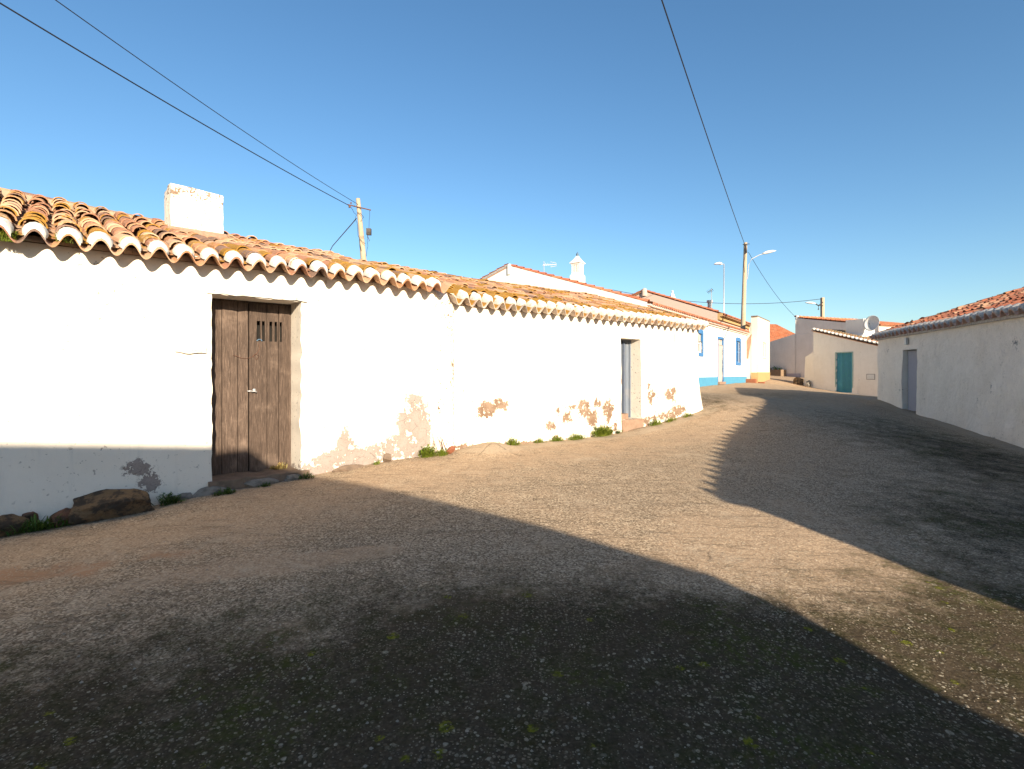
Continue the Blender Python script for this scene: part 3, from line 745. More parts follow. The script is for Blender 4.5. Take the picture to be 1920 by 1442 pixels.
# brown double door
def board_door(parent, W_, O, D, NIN, leaves, z0, z1, y0, mat, name='door_leaf', slots=()):
    out = []
    for planks in leaves:
        mb = MB()
        for (a_, b_) in planks:
            k = R.uniform(.82, 1.15)
            hs = [h for h in slots if a_ < (h[0] + h[1]) / 2 < b_]
            plank(mb, O, D, NIN, a_ + .003, b_ - .003, z0, z1, y0 + R.uniform(0, .006), .03, hs, (k, k * .97, k * .95))
        out.append(mb.build(name, mat, parent, bevel=.003))
    return out
door1 = MB(); ZT, ZB_ = 2.36, .33
SL = [(.180, .040), (.235, .031), (.321, .033), (.378, .030), (.436, .026)]
slots = [(c - w_ / 2, c + w_ / 2, 1.885, 2.125) for c, w_ in SL]
mb = MB(); fbox(mb, LW, -.40, -.36, .355, .43, .33, 2.4); fbox(mb, LW, .535, .575, .355, .43, .33, 2.4); fbox(mb, LW, -.36, .535, .36, .43, 2.33, 2.4)
frame1 = mb.build('door_frame', WOOD_BROWN, h1)
lv = board_door(h1, LW, LO, LD, LN, [[(-.365, -.215), (-.215, -.05), (-.05, .068)]], ZB_, ZT - .03, .345, WOOD_BROWN, 'door_leaf')
lv2 = board_door(h1, LW, LO, LD, LN, [[(.074, .275), (.275, .41), (.41, .54)]], ZB_, ZT - .03, .34, WOOD_BROWN, 'door_leaf', slots)
lv2[0]['label'] = 'right door leaf with five ventilation slots'
mb = MB()
mb.tube([p3(LW(.10, .335), 1.285), p3(LW(.10, .315), 1.285), p3(LW(.125, .305), 1.29), p3(LW(.15, .31), 1.275)], [.010, .011, .012, .008], 8)
mb.tube([p3(LW(.12, .325), 1.30), p3(LW(.12, .30), 1.305)], .018, 8)
mb.tube([p3(LW(.05, .33), 1.29), p3(LW(.12, .33), 1.29)], .008, 6)
mb.build('handle', METAL, lv2[0], smooth=True)
mb = MB(); pts = [(.175, 1.86), (.19, 1.80), (.16, 1.74), (.12, 1.70), (.155, 1.66), (.18, 1.71), (.14, 1.73), (.10, 1.69), (.05, 1.675), (-.02, 1.68), (-.06, 1.70), (-.10, 1.71)]
mb.tube([p3(LW(s, .333 + .004 * math.sin(i)), z) for i, (s, z) in enumerate(pts)], .0028, 5)
mb.build('wire_loop', RUST, lv2[0])
mb = MB(); pts = [(.155, 1.885), (.175, 1.905), (.20, 1.905), (.215, 1.885)]
mb.tube([p3(LW(s, .33), z) for s, z in pts], .006, 6); mb.build('cord_loop', LEAD, lv2[0])
# near-black panel painted in for the unlit room behind the leaves
mb = MB(); fbox(mb, LW, -.6, .8, .46, .5, .2, 2.45); mb.build('unlit_room_panel', DARKHOLE, h1)
# lintel lip, door sill, ledge stone
def rough_bar(name, W_, s0, s1, w0, w1, z0, z1, mat, parent, amp=.012, seed=1, n=26):
    mb = MB(); vs = []; fs = []
    for i in range(n + 1):
        s = s0 + (s1 - s0) * i / n
        for k, (w, z) in enumerate(((w0, z0), (w0, z1), (w1, z1), (w1, z0))):
            q = p3(W_(s, w), z); nn = Vector((s * 9, k * 3.3, seed))
            vs.append(q + np.array([0, 0, amp * mnoise.noise(nn)]) + v3(LN) * amp * mnoise.noise(nn + Vector((5, 5, 5))) * (1 if k in (0, 1) else 0))
    for i in range(n):
        for k in range(4): fs.append((i * 4 + k, i * 4 + (k + 1) % 4, (i + 1) * 4 + (k + 1) % 4, (i + 1) * 4 + k))
    fs += [(3, 2, 1, 0), (n * 4, n * 4 + 1, n * 4 + 2, n * 4 + 3)]
    mb.add(vs, fs); return mb.build(name, mat, parent)
rough_bar('door_sill', LW, -.43, .64, -.06, .40, .205, .335, SILL, h1, .02, 2)
rough_bar('lintel_lip', LW, -.44, .62, -.028, .30, 2.36, 2.395, MORTAR, h1, .014, 5)
o = rough_bar('ledge_stone', LW, -.73, -.45, -.045, .05, 1.715, 1.79, MORTAR, h1, .02, 9, 12)

# ================================================================== HOUSE TWO (blue-grey door)
PE2 = [(3.38, .93, .17, .13, 1), (3.62, 1.02, .20, .10, .9), (3.75, .95, .1, .1, .8), (4.78, .60, .16, .08, .95), (5.2, .70, .13, .11, 1), (4.98, .84, .06, .1, .8), (5.35, .88, .3, .05, .75), (5.62, .86, .2, .16, 1),
       (5.85, .68, .16, .18, .95), (6.0, .95, .12, .09, .95), (6.32, .82, .18, .17, 1), (6.3, .62, .08, .14, .7), (6.22, .40, .25, .12, .9), (6.5, .45, .1, .15, .8), (5.6, .33, .5, .06, .5), (2.95, .38, .22, .08, .95), (2.7, .36, .2, .12, .9), (3.6, .36, .55, .06, .8), (4.3, .36, .5, .05, .7), (4.9, .38, .2, .05, .8),
       (7.72, 1.02, .11, .16, .95), (7.85, 1.07, .10, .06, .8), (7.65, 1.24, .05, .1, .7), (8.42, 1.05, .22, .13, 1), (8.62, 1.12, .05, .16, .8), (8.2, .60, .8, .08, .85), (7.55, .50, .15, .12, 1), (8.7, .68, .35, .12, .9), (8.6, .9, .12, .1, .6)]
def peel2(s, z):
    b = ell(s, z, PE2)
    return max(b, .02 - .28 * abs(z - .75)) if 4.5 < s < 9.2 else b
DOOR2 = (6.72, 7.38, .585, 2.19)
h2 = thing('cottage', 'long low white cottage with narrow blue-grey door and plaster flaking off its base', 'house', p3(LW(6, 1.5), g1(LW(6))))
mb = MB()
def bul2(s, z):
    b = .07 * max(0, .7 - z) * (1 + .9 * mnoise.noise((s * 1.7, 2, 0))) + .022 * mnoise.noise((s * .45, z * .5, 5))
    return b + .16 * max(0, 1.35 - z) * max(0, min(1, (s - 8.7) / .9))
wall_grid(mb, LO, LD, LN, SB, SE, -.3, Z2 + .04, [(*DOOR2, .28, .008)], .06, .013, .45, peel2, bul2, 6)
slab(mb, [LW(SE, .45), LW(SE, 6.6), LW(SB + .03, 6.6), LW(SB + .03, .45)], -.3, Z2)
# flared foot of the far corner
fl = MB(); vs = []; fs = []
for i in range(9):
    t = i / 8
    for j in range(15):
        z = -.2 + 1.6 * j / 14; ex = .20 * max(0, (1.3 - z) / 1.3) ** 1.3
        ang = math.pi * .5 * t
        q = LW(SE - .03 + ex * math.sin(ang) + .012, -bul2(SE, z) * (1 - t) * 1.0 + .5 * t) if t < 1 else LW(SE + .012 + ex, .5)
        vs.append(p3(q, z))
fs = [(i * 15 + j, (i + 1) * 15 + j, (i + 1) * 15 + j + 1, i * 15 + j + 1) for i in range(8) for j in range(14)]
mb.add(vs, fs, (1, 1, 1), -.2)
wall2 = mb.build('wall', WALL2, h2, smooth=True)
sl2 = math.tan(math.radians(17.2))
def lich2(x, y): return (.42 if y < .12 else .22 if y < .7 else .04) + (.10 if x < 1.5 and y < .9 else 0)
def sag2(x, y): return .03 * mnoise.noise((x * .5, y * .6, 12.0)) + .012 * mnoise.noise((x * 2, y * 2, 17.0)) - .05 * math.sin(max(0, min(1, x / 7)) * math.pi) * max(0, min(1, y / 3))
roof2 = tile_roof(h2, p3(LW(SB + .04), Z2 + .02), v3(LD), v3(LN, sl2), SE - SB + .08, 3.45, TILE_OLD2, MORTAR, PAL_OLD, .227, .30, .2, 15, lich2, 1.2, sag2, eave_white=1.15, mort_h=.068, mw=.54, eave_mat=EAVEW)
wave_roof(h2, p3(LW(SE + .05, 6.5), Z2 + .03), -v3(LD), v3(-LN, sl2), SE - SB + .05, 3.4, TILE_OLD2, PAL_OLD, seed=5, name='rear_roof')
mb = MB(); g = [p3(LW(SE - .02, .1), Z2 - .05), p3(LW(SE - .02, 3.25), Z2 + 3.25 * sl2 - .08), p3(LW(SE - .02, 6.4), Z2 - .05)]
g2 = [q - v3(LD) * .2 for q in g]; mb.add(g + g2, [(0, 1, 2), (5, 4, 3), (0, 3, 4, 1), (1, 4, 5, 2), (2, 5, 3, 0)]); mb.build('gable_wall', WALL2, h2)
mb = MB(); fbox(mb, LW, 6.70, 6.75, .25, .34, .58, 2.22); fbox(mb, LW, 7.34, 7.39, .25, .34, .58, 2.22); fbox(mb, LW, 6.75, 7.34, .25, .34, 2.16, 2.22)
mb.build('door_frame', WOOD_BLUE, h2)
lf = board_door(h2, LW, LO, LD, LN, [[(6.75, 6.90), (6.90, 7.02), (7.02, 7.14)], [(7.145, 7.24), (7.24, 7.34)]], .60, 2.16, .27, WOOD_BLUE, 'door_leaf')
mb = MB(); fbox(mb, LW, 6.80, 6.86, .255, .27, 1.45, 2.02, (.25, .25, .25)); mb.build('door_panel', WOOD_BLUE, lf[0])
mb = MB(); fbox(mb, LW, 7.125, 7.165, .245, .27, .60, 2.16, (.6, .62, .7)); mb.build('cover_strip', WOOD_BLUE, lf[1])
mb = MB(); mb.tube([p3(LW(7.05, .27), 1.38), p3(LW(7.05, .235), 1.37), p3(LW(7.05, .235), 1.28), p3(LW(7.05, .27), 1.27)], .009, 6); mb.build('handle', RUST, lf[0])
rough_bar('door_step', LW, 6.71, 7.40, -.05, .30, .1, .585, SILLP, h2, .010, 12)
rough_bar('step_block', LW, 6.72, 6.98, .02, .25, .585, .70, SILLP, h2, .014, 14, 10)
mb = MB(); fbox(mb, LW, 6.6, 7.5, .36, .4, .5, 2.3); mb.build('unlit_room_panel', DARKHOLE, h2)  # near-black sheet painted in for the unlit room behind the blue-grey door
# hairline crack of the far bay
mb = MB(); mb.tube([p3(LW(8.55 + .012 * math.sin(z * 9), -.03 - bul2(8.55, z)), z) for z in np.linspace(2.5, 1.75, 9)], .006, 5); mb.build('crack_line', ROCKG, h2)

# ================================================================== BLUE TRIMMED HOUSE
ZB1 = 3.86
h3 = thing('house', 'white house with sky blue base band, blue window trim and ornate chimney', 'house', p3(BW(5, 4), g1(BW(7))))
BL = 15.62
def px2s(px):
    k = (px - 960) / 1000; return (k * BO[1] - BO[0]) / (BD[0] - k * BD[1])
sw1 = (px2s(1301.5), px2s(1316.5)); sd = (px2s(1346), px2s(1355.5)); sw2 = (px2s(1380.5), px2s(1387.5))
def zat(px, py): s = px2s(px); return EYE + (700 - py) / 1000 * (BO[1] + BD[1] * s)
zw1 = (zat(1311, 657), zat(1311, 625)); zd = (zat(1350, 716), zat(1350, 636)); zw2 = (zat(1384, 680), zat(1384, 640))
ops = [(*sw1, zw1[0] - .1, zw1[1], .16, 0), (*sd, zd[0], zd[1], .12, 0), (*sw2, *zw2, .16, 0)]
mb = MB(); wall_grid(mb, BO, BD, BN, 0, BL, .2, ZB1, ops, .25, .006, .3, None, None, 2)
slb = math.tan(math.radians(18.3)); BWID = 5.75
slab(mb, [BW(BL, .3), BW(BL, BWID), BW(BL, 2 * BWID)], .2, [ZB1, ZB1 + BWID * slb, ZB1])
slab(mb, [BW(BL, 2 * BWID), BW(0, 2 * BWID)], .2, ZB1)
wall3 = mb.build('wall', WALLB, h3)
mb = MB(); slab(mb, [BW(-.03, 2 * BWID), BW(-.03, BWID), BW(-.03, 0)], .2, [ZB1 + .05, ZB1 + BWID * slb + .05, ZB1 + .05]); gw = mb.build('gable_wall', WALLB, h3)
mb = MB()   # thin cracks in the gable plaster
mb.tube([p3(BW(-.036, w), ZB1 + w * slb - .55 + .05 * math.sin(w * 5)) for w in np.linspace(1.2, 4.2, 20)], .012, 4)
mb.build('crack_line', ROCKG, gw)
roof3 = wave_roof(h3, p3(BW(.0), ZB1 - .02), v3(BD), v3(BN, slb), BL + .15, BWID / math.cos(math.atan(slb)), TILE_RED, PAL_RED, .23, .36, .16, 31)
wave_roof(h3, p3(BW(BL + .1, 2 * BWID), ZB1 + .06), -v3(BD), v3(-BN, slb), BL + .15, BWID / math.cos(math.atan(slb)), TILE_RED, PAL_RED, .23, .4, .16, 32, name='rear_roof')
mb = MB(); rr = random.Random(4)      # tiles capping the gable edge
nrm = np.cross(v3(BN, slb), v3(BD)); nrm = nrm / np.linalg.norm(nrm); nrm = nrm if nrm[2] > 0 else -nrm
un = np.array([*BN, slb]); un = un / np.linalg.norm(un)
for k in range(17):
    arc_tile(mb, p3(BW(.06, 0), ZB1 + .025) + un * (k * .36), v3(BD), un, nrm, .44, .10, .08, .05, .015, rr.choice(PAL_RED), 0.0, False, 6)
mb.build('verge_tiles', TILE_RED, roof3)
mb = MB(); 
for k in range(8):
    w = BWID + .2 + k * .7
mb2 = MB(); mb2.tube([p3(BW(.02, BWID + .05), ZB1 + BWID * slb + .1), p3(BW(.02, 2 * BWID), ZB1 + .1)], .05, 6); mb2.build('verge_mortar', MORTARG, roof3)
mb = MB(); mb.lathe(p3(BW(0, BWID), ZB1 + BWID * slb - .3), [(.10, 0), (.10, .32), (.08, .40), (.03, .43)], 10); mb.build('gable_knob', WALLB, gw)
# double cornice of toothed tiles under the eave
mb = MB()
fbox(mb, BW, 0.0, BL, -.08, 0, ZB1 - .17, ZB1 - .10)
for k in range(int(BL / .23)):
    mb.box(p3(BW(.05 + k * .23, -.15), ZB1 - .095), v3(BD) * .13, v3(BN) * .15, (0, 0, .10))
mb.build('cornice', MORTAR, h3)
mb = MB(); fbox(mb, BW, px2s(1318) - 9, sd[0] - .09, -.02, 0, .3, zat(1330, 707)); fbox(mb, BW, sd[1] + .09, BL, -.02, 0, .3, zat(1380, 706)); fbox(mb, BW, sd[0] - .09, sd[1] + .09, -.02, 0, .3, zd[0] - .03)
mb.build('base_band', BLUEBAND, h3)
mb = MB(); fbox(mb, BW, -.022, .10, -.015, .06, 1, ZB1 - .22); fbox(mb, BW, -.022, .0, .06, .16, 1, ZB1 - .02); mb.build('corner_strip', BLUE, h3)
def trim(parent, s0, s1, z0, z1, t, name, sill=True):
    mb = MB(); fbox(mb, BW, s0 - t, s0, -.025, .05, z0 - (t if sill else 0), z1 + t); fbox(mb, BW, s1, s1 + t, -.025, .05, z0 - (t if sill else 0), z1 + t); fbox(mb, BW, s0, s1, -.024, .05, z1, z1 + t * 1.3)
    if sill: fbox(mb, BW, s0, s1, -.03, .05, z0 - t, z0)
    return mb.build(name, BLUE, parent)
for (s0, s1), (z0, z1), k in ((sw1, zw1, 0), (sw2, zw2, 1)):
    if k == 0: z0 -= .1
    wf = trim(h3, s0, s1, z0, z1, .16, 'window_surround')
    mb = MB(); fbox(mb, BW, s0, s1, .12, .14, z0, z1); mb.build('pane', GLASS, wf)
    mb = MB(); fbox(mb, BW, s0, s0 + .07, .07, .12, z0, z1); fbox(mb, BW, s1 - .07, s1, .07, .12, z0, z1); m_ = (s0 + s1) / 2
    fbox(mb, BW, m_ - .04, m_ + .04, .07, .12, z0, z1); fbox(mb, BW, s0, s1, .075, .115, z0, z0 + .07); fbox(mb, BW, s0, s1, .075, .115, (z0 + z1) / 2 - .03, (z0 + z1) / 2 + .03); fbox(mb, BW, s0, s1, .075, .115, z1 - .07, z1)
    mb.build('sash', WHITEP if k == 0 else BLUE, wf)
ds = trim(h3, *sd, zd[0], zd[1], .09, 'door_surround', False)
mb = MB(); plank(mb, BO, BD, BN, sd[0], sd[1], zd[0], zd[1], .05, .04); dd3 = mb.build('door', WOOD_PINK, h3)
mb = MB(); fbox(mb, BW, sd[0] - .1, sd[1] + .1, -.12, .05, zd[0] - .12, zd[0]); mb.build('door_step', SILLP, h3)
# ornate white chimney
cc = np.array([2.64, 21.5]); mb = MB(); cz = 4.7
def sqp(r, z): return [p3(cc + BD * a_ * r + BN * b_ * r, z) for a_, b_ in ((-1, -1), (1, -1), (1, 1), (-1, 1))]
def prism(mb, prof):
    vs = []; fs = []
    for r, z in prof: vs += sqp(r, z)
    for i in range(len(prof) - 1):
        for k in range(4): fs.append((i * 4 + k, i * 4 + (k + 1) % 4, (i + 1) * 4 + (k + 1) % 4, (i + 1) * 4 + k))
    fs.append((len(vs) - 4, len(vs) - 3, len(vs) - 2, len(vs) - 1)); mb.add(vs, fs)
prism(mb, [(.225, cz), (.225, 5.42), (.19, 5.47), (.175, 5.5), (.175, 5.55)])
for a_ in range(-2, 3):
    for (dx, sgn) in ((BD, BN), (BN, BD)):
        for sd_ in (-1, 1):
            c_ = cc + dx * a_ * .078 + sgn * sd_ * .15
            mb.box(p3(c_ - dx * .022 - sgn * .02, 5.54), v3(dx) * .044, v3(sgn) * .04, (0, 0, .31))
prism(mb, [(.115, 5.53), (.115, 5.86)])
prism(mb, [(.18, 5.85), (.20, 5.90), (.235, 5.92), (.235, 5.945), (.15, 6.04), (.085, 6.14), (.04, 6.22), (.02, 6.24)])
ch3 = mb.build('chimney', WALLB, roof3)
mb = MB(); mb.lathe(p3(cc, 6.22), [(.02, 0), (.05, .02), (.065, .06), (.055, .10), (.03, .13), (.012, .17)], 12); ob = mb.build('chimney_ball', LEAD, roof3, smooth=True)
# small bits on the facade: cable clip and a lamp arm
mb = MB(); mb.tube([p3(BW(px2s(1354), -.05), ZB1 - .25), p3(BW(px2s(1355), -.3), ZB1 - .1), p3(BW(px2s(1352), -.1), ZB1 - .75)], .02, 5); mb.build('cable_bracket', DARKMETAL, h3)

# ================================================================== CREAM HOUSE, PINK GABLED HOUSE beyond
CO = np.array([14.0, 30.4])
def CW(s, w=0.0): return CO + BD * s + BN * w
h4 = thing('house', 'cream walled house with tall flat-topped wall, ochre base and one small window', 'house', p3(CW(1.6, 1.5), 1.0))
ow = (px2s(0), 0)
def cpx(px): k = (px - 960) / 1000; return (k * CO[1] - CO[0]) / (BD[0] - k * BD[1])
cw0, cw1 = cpx(1431), cpx(1436.5); cl = cpx(1443.2)
cz0 = EYE + .031 * 31.9; cz1 = EYE + .058 * 31.9
ZC = EYE + .106 * 30.4
C0 = CW(0); C1 = CW(cl); C2 = C1 + BN * .34; C3 = C0 + BN * .34
mb = MB(); wall_grid(mb, CO, BD, BN, 0, cl, .3, ZC, [(cw0, cw1, cz0, cz1, .18, 0)], .25, .008, .3, None, None, 4, False)
slab(mb, [C1, C2, C3, C0], .3, ZC)
mb.add([p3(C0, ZC), p3(C1, ZC), p3(C2, ZC), p3(C3, ZC)], [(0, 1, 2, 3)])
D0 = C0 + BN * .34 + BD * .02; D1 = C0 + BN * .64 + BD * .02; D2 = C0 + BN * 3 + BD * .02; D3 = D2 + BD * (cl - .04)
slab(mb, [C2, D3, D2, D1, D0], .3, [3.3, 3.3, 3.3, 3.3, ZC - .25])
mb.add([p3(D0, ZC - .25), p3(D1, 3.3), p3(D1 + BD * .25, 3.3), p3(D0 + BD * .25, ZC - .25), p3(D2, 3.3), p3(D3, 3.3), p3(C2, 3.3)], [(0, 3, 2, 1), (1, 2, 6, 5, 4)])
mb.build('wall', WALLC, h4)
def inset(p, q, r, d): 
    c = (C0 + C1 + C2 + C3) / 4; return p + (p - c) / np.linalg.norm(p - c) * d
K = [inset(p, 0, 0, .05) for p in (C0, C1, C2, C3)]
mb = MB(); mb.add([p3(p, ZC + .002) for p in K] + [p3(p, ZC + .07) for p in K], [(3, 2, 1, 0), (4, 5, 6, 7), (0, 1, 5, 4), (1, 2, 6, 5), (2, 3, 7, 6), (3, 0, 4, 7)]); mb.build('parapet_cap', SILL, h4)
LFD = unit(*(C3 - C0)); LFN = np.array([-LFD[1], LFD[0]])      # left face: along, outward to the left
def CL(s, w=0.0): return C0 + LFD * s - LFN * w
lfl = float(np.linalg.norm(C3 - C0))
mb = MB(); fbox(mb, CW, -.02, cl + .02, -.02, 0, .3, EYE + .06); fbox(mb, CL, .0, lfl, -.02, 0, .3, EYE + .04); mb.build('base_band', OCHRE, h4)
mb = MB(); fbox(mb, CW, cw0, cw1, .14, .16, cz0, cz1); wp = mb.build('window', GLASS, h4)
mb = MB(); fbox(mb, CW, cw0 - .02, cw0 + .05, .08, .14, cz0, cz1); fbox(mb, CW, cw1 - .05, cw1 + .02, .08, .14, cz0, cz1); fbox(mb, CW, cw0, cw1, .08, .14, cz1 - .06, cz1); fbox(mb, CW, cw0 - .08, cw1 + .08, -.05, .14, cz0 - .08, cz0); mb.build('window_frame', LAMPGREY, wp)
# sloping panel of bare pink brick on the flank, and the low clay step
mb = MB(); q = [p3(CL(.50, -.03), 2.35), p3(CL(.64, -.03), 2.35), p3(CL(.64, -.03), 3.28), p3(CL(.30, -.03), 3.75)]; q2 = [e + v3(LFN) * -.06 for e in q]
mb.add(q + q2, [(3, 2, 1, 0), (4, 5, 6, 7), (0, 1, 5, 4), (1, 2, 6, 5), (2, 3, 7, 6), (3, 0, 4, 7)]); mb.build('brick_patch', mat_simple('pink_brick', (.36, .20, .14), (.28, .15, .10), 14, .9, .4), h4)
mb = MB(); fbox(mb, CL, .05, .62, -.30, -.0, .4, g1(CL(.3, -.1)) + .22); fbox(mb, CW, -.02, .22, -.35, -.02, .4, g1(CW(.1, -.2)) + .08); mb.build('door_step', CLAY, h4, bevel=.02)
PO = np.array([13.1, 34.0])
def PW(s, w=0.0): return PO + BD * s + BN * w
zp = EYE + .113 * 34; wp_ = 4.85; slp = math.tan(math.radians(20.2))
h5 = thing('house', 'pale pink house behind the blue trimmed one, gable above its roof', 'house', p3(PW(4, 4), 1.2))
mb = MB(); slab(mb, [PW(0, 2 * wp_), PW(0, wp_), PW(0, 0)], .6, [zp, zp + wp_ * slp, zp]); slab(mb, [PW(0, 0), PW(9, 0)], .6, zp); slab(mb, [PW(9, 0), PW(9, wp_), PW(9, 2 * wp_)], .6, [zp, zp + wp_ * slp, zp])
mb.build('wall', WALLP, h5)
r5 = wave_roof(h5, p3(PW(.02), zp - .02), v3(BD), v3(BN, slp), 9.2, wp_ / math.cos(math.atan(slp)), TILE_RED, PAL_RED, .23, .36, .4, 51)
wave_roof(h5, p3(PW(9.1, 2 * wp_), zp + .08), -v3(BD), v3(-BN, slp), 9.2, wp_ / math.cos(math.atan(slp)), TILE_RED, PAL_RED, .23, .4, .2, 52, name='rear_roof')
mb = MB(); n5 = np.cross(v3(BN, slp), v3(BD)); n5 = n5 / np.linalg.norm(n5); n5 = n5 if n5[2] > 0 else -n5; u5 = np.array([*BN, slp]); u5 /= np.linalg.norm(u5)
for k in range(14): arc_tile(mb, p3(PW(.08, 0), zp + .05) + u5 * (k * .37), v3(BD), u5, n5, .44, .11, .09, .05, .015, rr.choice(PAL_RED), 0.0, False, 6)
mb.build('verge_tiles', TILE_RED, r5)
mb = MB(); mb.lathe(p3(PW(0, wp_), zp + wp_ * slp - .3), [(.2, 0), (.2, .35), (.13, .5), (.05, .55)], 10); mb.build('gable_knob', WALLP, h5)
mb = MB(); fbox(mb, PW, 0, 9, -.30, 0, zp - .22, zp - .02); fbox(mb, PW, 0, 9, -.14, 0, zp - .42, zp - .22); mb.build('cornice', OCHRE, h5)
mb = MB(); c5 = p3(PW(1.5, 3.4), zp + 3.4 * slp)
mb.lathe(c5 - np.array([0, 0, .3]), [(.30, -.4), (.30, .1), (.36, .15), (.26, .4), (.10, .75), (.05, .85)], 4); mb.lathe(c5 + np.array([0, 0, .55]), [(.03, 0), (.08, .06), (.03, .14)], 8)
mb.build('chimney', WALLB, r5)
mb = MB(); c6 = p3(PW(1.6, .9), zp + .4); mb.tube([c6 - np.array([0, 0, .5]), c6 + np.array([0, 0, .5])], .14, 10); mb.tube([c6 + np.array([0, 0, .5]), c6 + np.array([0, 0, .66])], .2, 10); mb.build('flue', METAL, r5)

# ================================================================== RIGHT HOUSE (in shade)
RL = 8.45; ZR = 2.66; slr = math.tan(math.radians(20.4)); RWID = 3.0
h6 = thing('house', 'long whitewashed house in shade with rough plaster and red tile roof', 'house', p3(RW(6, 2), g1(RW(6))))
def rpx(px):
    k = (px - 960) / 1000; return (k * RO[1] - RO[0]) / (RD[0] - k * RD[1])
rd0, rd1 = rpx(1691.5), rpx(1718.5)
def rz(px, py): return EYE + (700 - py) / 1000 * (RO[1] + RD[1] * rpx(px))
RDZ = (rz(1705, 774), rz(1705, 655.5))
mb = MB()
def bulr(s, z): return .05 * max(0, .6 - z) + .03 * mnoise.noise((s * .6, z * .8, 3)) + .018 * mnoise.noise((s * 2.2, z * 2.2, 13))
wall_grid(mb, RO, RD, RN, 0, 8.45, -.5, ZR, [(rd0, rd1, *RDZ, .30, .012)], .07, .014, .4, lambda s, z: .10 + .18 * mnoise.noise((s * .8, z * 1.1, 3)) - .12, bulr, 9, True)
slab(mb, [RW(RL, .4), RW(RL, RWID), RW(RL, 2 * RWID)], -.6, [ZR, ZR + RWID * slr - .05, ZR]); slab(mb, [RW(RL, 2 * RWID), RW(0, 2 * RWID)], -.6, ZR)
slab(mb, [RW(0.01, 2 * RWID), RW(0.01, RWID), RW(0.01, .4)], 0, [ZR, ZR, ZR])
mb.build('wall', WALLR, h6, smooth=True)
def lichr(x, y): return .0
def sagr(x, y): return .025 * mnoise.noise((x * .5, y * .6, 22.0))
roof6 = tile_roof(h6, p3(RW(-.12), ZR + .02), v3(RD), v3(RN, slr), RL + .2, RWID / math.cos(math.atan(slr)), TILE_RED, MORTARG, PAL_RED + [(.55, .30, .18), (.30, .10, .06)], .285, .34, .2, 61, lichr, 1.3, sagr, eave_white=.75, mort_h=.06, hip=1)
tile_roof(h6, p3(RW(-.12, 2 * RWID), ZR + .02), v3(-RN), v3(RD, slr), 2 * RWID, RWID / math.cos(math.atan(slr)), TILE_RED, MORTARG, PAL_RED, .285, .34, .1, 65, lichr, 1.0, None, eave_white=.75, ridge=False, hip=1, tri=True, rname='end_roof')
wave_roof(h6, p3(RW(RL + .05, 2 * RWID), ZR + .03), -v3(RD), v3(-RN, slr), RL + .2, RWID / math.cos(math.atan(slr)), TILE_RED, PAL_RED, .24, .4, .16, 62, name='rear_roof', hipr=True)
mb = MB(); fbox(mb, RW, 0, RL, -.07, 0, ZR - .10, ZR - .02); mb.build('cornice', MORTARG, h6)
# door leaf standing ajar: hinged on its far side
mb = MB(); hs = p3(RW(rd0 + .03, .13), 0); wdt = (rd1 - rd0) - .05; an = math.radians(10)
dA = RD * math.cos(an) + RN * math.sin(an); dB = RN * math.cos(an) - RD * math.sin(an)
for k in range(5):
    a_ = wdt * k / 5; b_ = wdt * (k + 1) / 5
    plank(mb, hs[:2], dA, dB, a_ + .002, b_ - .002 - (.10 if k == 4 else 0), RDZ[0] + .04, RDZ[1] - .02, 0, .035)
dl6 = mb.build('door', WOOD_GREY, h6)
mb = MB(); mb.tube([p3(hs[:2] + dA * (wdt - .16) - dB * .0, 1.25), p3(hs[:2] + dA * (wdt - .16) - dB * .05, 1.25), p3(hs[:2] + dA * (wdt - .16) - dB * .05, 1.15)], .01, 6); mb.build('handle', DARKMETAL, dl6)
mb = MB(); fbox(mb, RW, rd0 - .3, rd1 + .3, .8, .85, RDZ[0] - .3, RDZ[1] + .2); mb.build('unlit_room_panel', DARKHOLE, h6)  # near-black sheet in place of the unlit room behind the ajar door
mb = MB(); fbox(mb, RW, rd0 - .02, rd1 + .05, -.14, .3, RDZ[0] - .25, RDZ[0] + .0); mb.build('door_sill', ROCKG, h6, bevel=.015)
mb = MB(); sq = rpx(1702); zq = rz(1702, 640); fbox(mb, RW, sq - .06, sq + .06, -.07, 0, zq - .10, zq + .10); mb.build('wall_lamp', WHITEP, h6, bevel=.015)
# taller neighbour in line with it, out of frame on the right; teeth added to its eave throw the toothed shadow
XO = np.array([9.77, 9.20]); XD = unit(5.60 - 9.77, -1.95 - 9.20); XN = np.array([-XD[1], XD[0]]); XL = math.hypot(4.17, 11.15); ZX = 2.82
if XN[0] < 0: XN = -XN
def XW(s, w=0.0): return XO + XD * s + XN * w
hx = thing('house', 'taller white house out of frame whose tiled eave with added teeth throws a toothed shadow on the road', 'house', p3(XW(5, 2), -.1))
mb = MB(); slab(mb, [XW(0, 6), XW(0, 3), XW(0, 0)], -.5, [ZX, ZX + 3 * slr, ZX]); slab(mb, [XW(0, 0), XW(XL, 0)], -.8, ZX); slab(mb, [XW(XL, 0), XW(XL, 3), XW(XL, 6)], -.8, [ZX, ZX + 3 * slr, ZX]); slab(mb, [XW(XL, 6), XW(0, 6)], -.8, ZX); mb.build('wall', WALLR, hx)
rx = tile_roof(hx, p3(XW(-.05), ZX + .02), v3(XD), v3(XN, slr), XL + .1, 3 / math.cos(math.atan(slr)), TILE_RED, MORTARG, PAL_RED, .285, .34, .2, 63, lambda x, y: 0.0, 1.0, None, eave_white=.75, mort_h=.06)
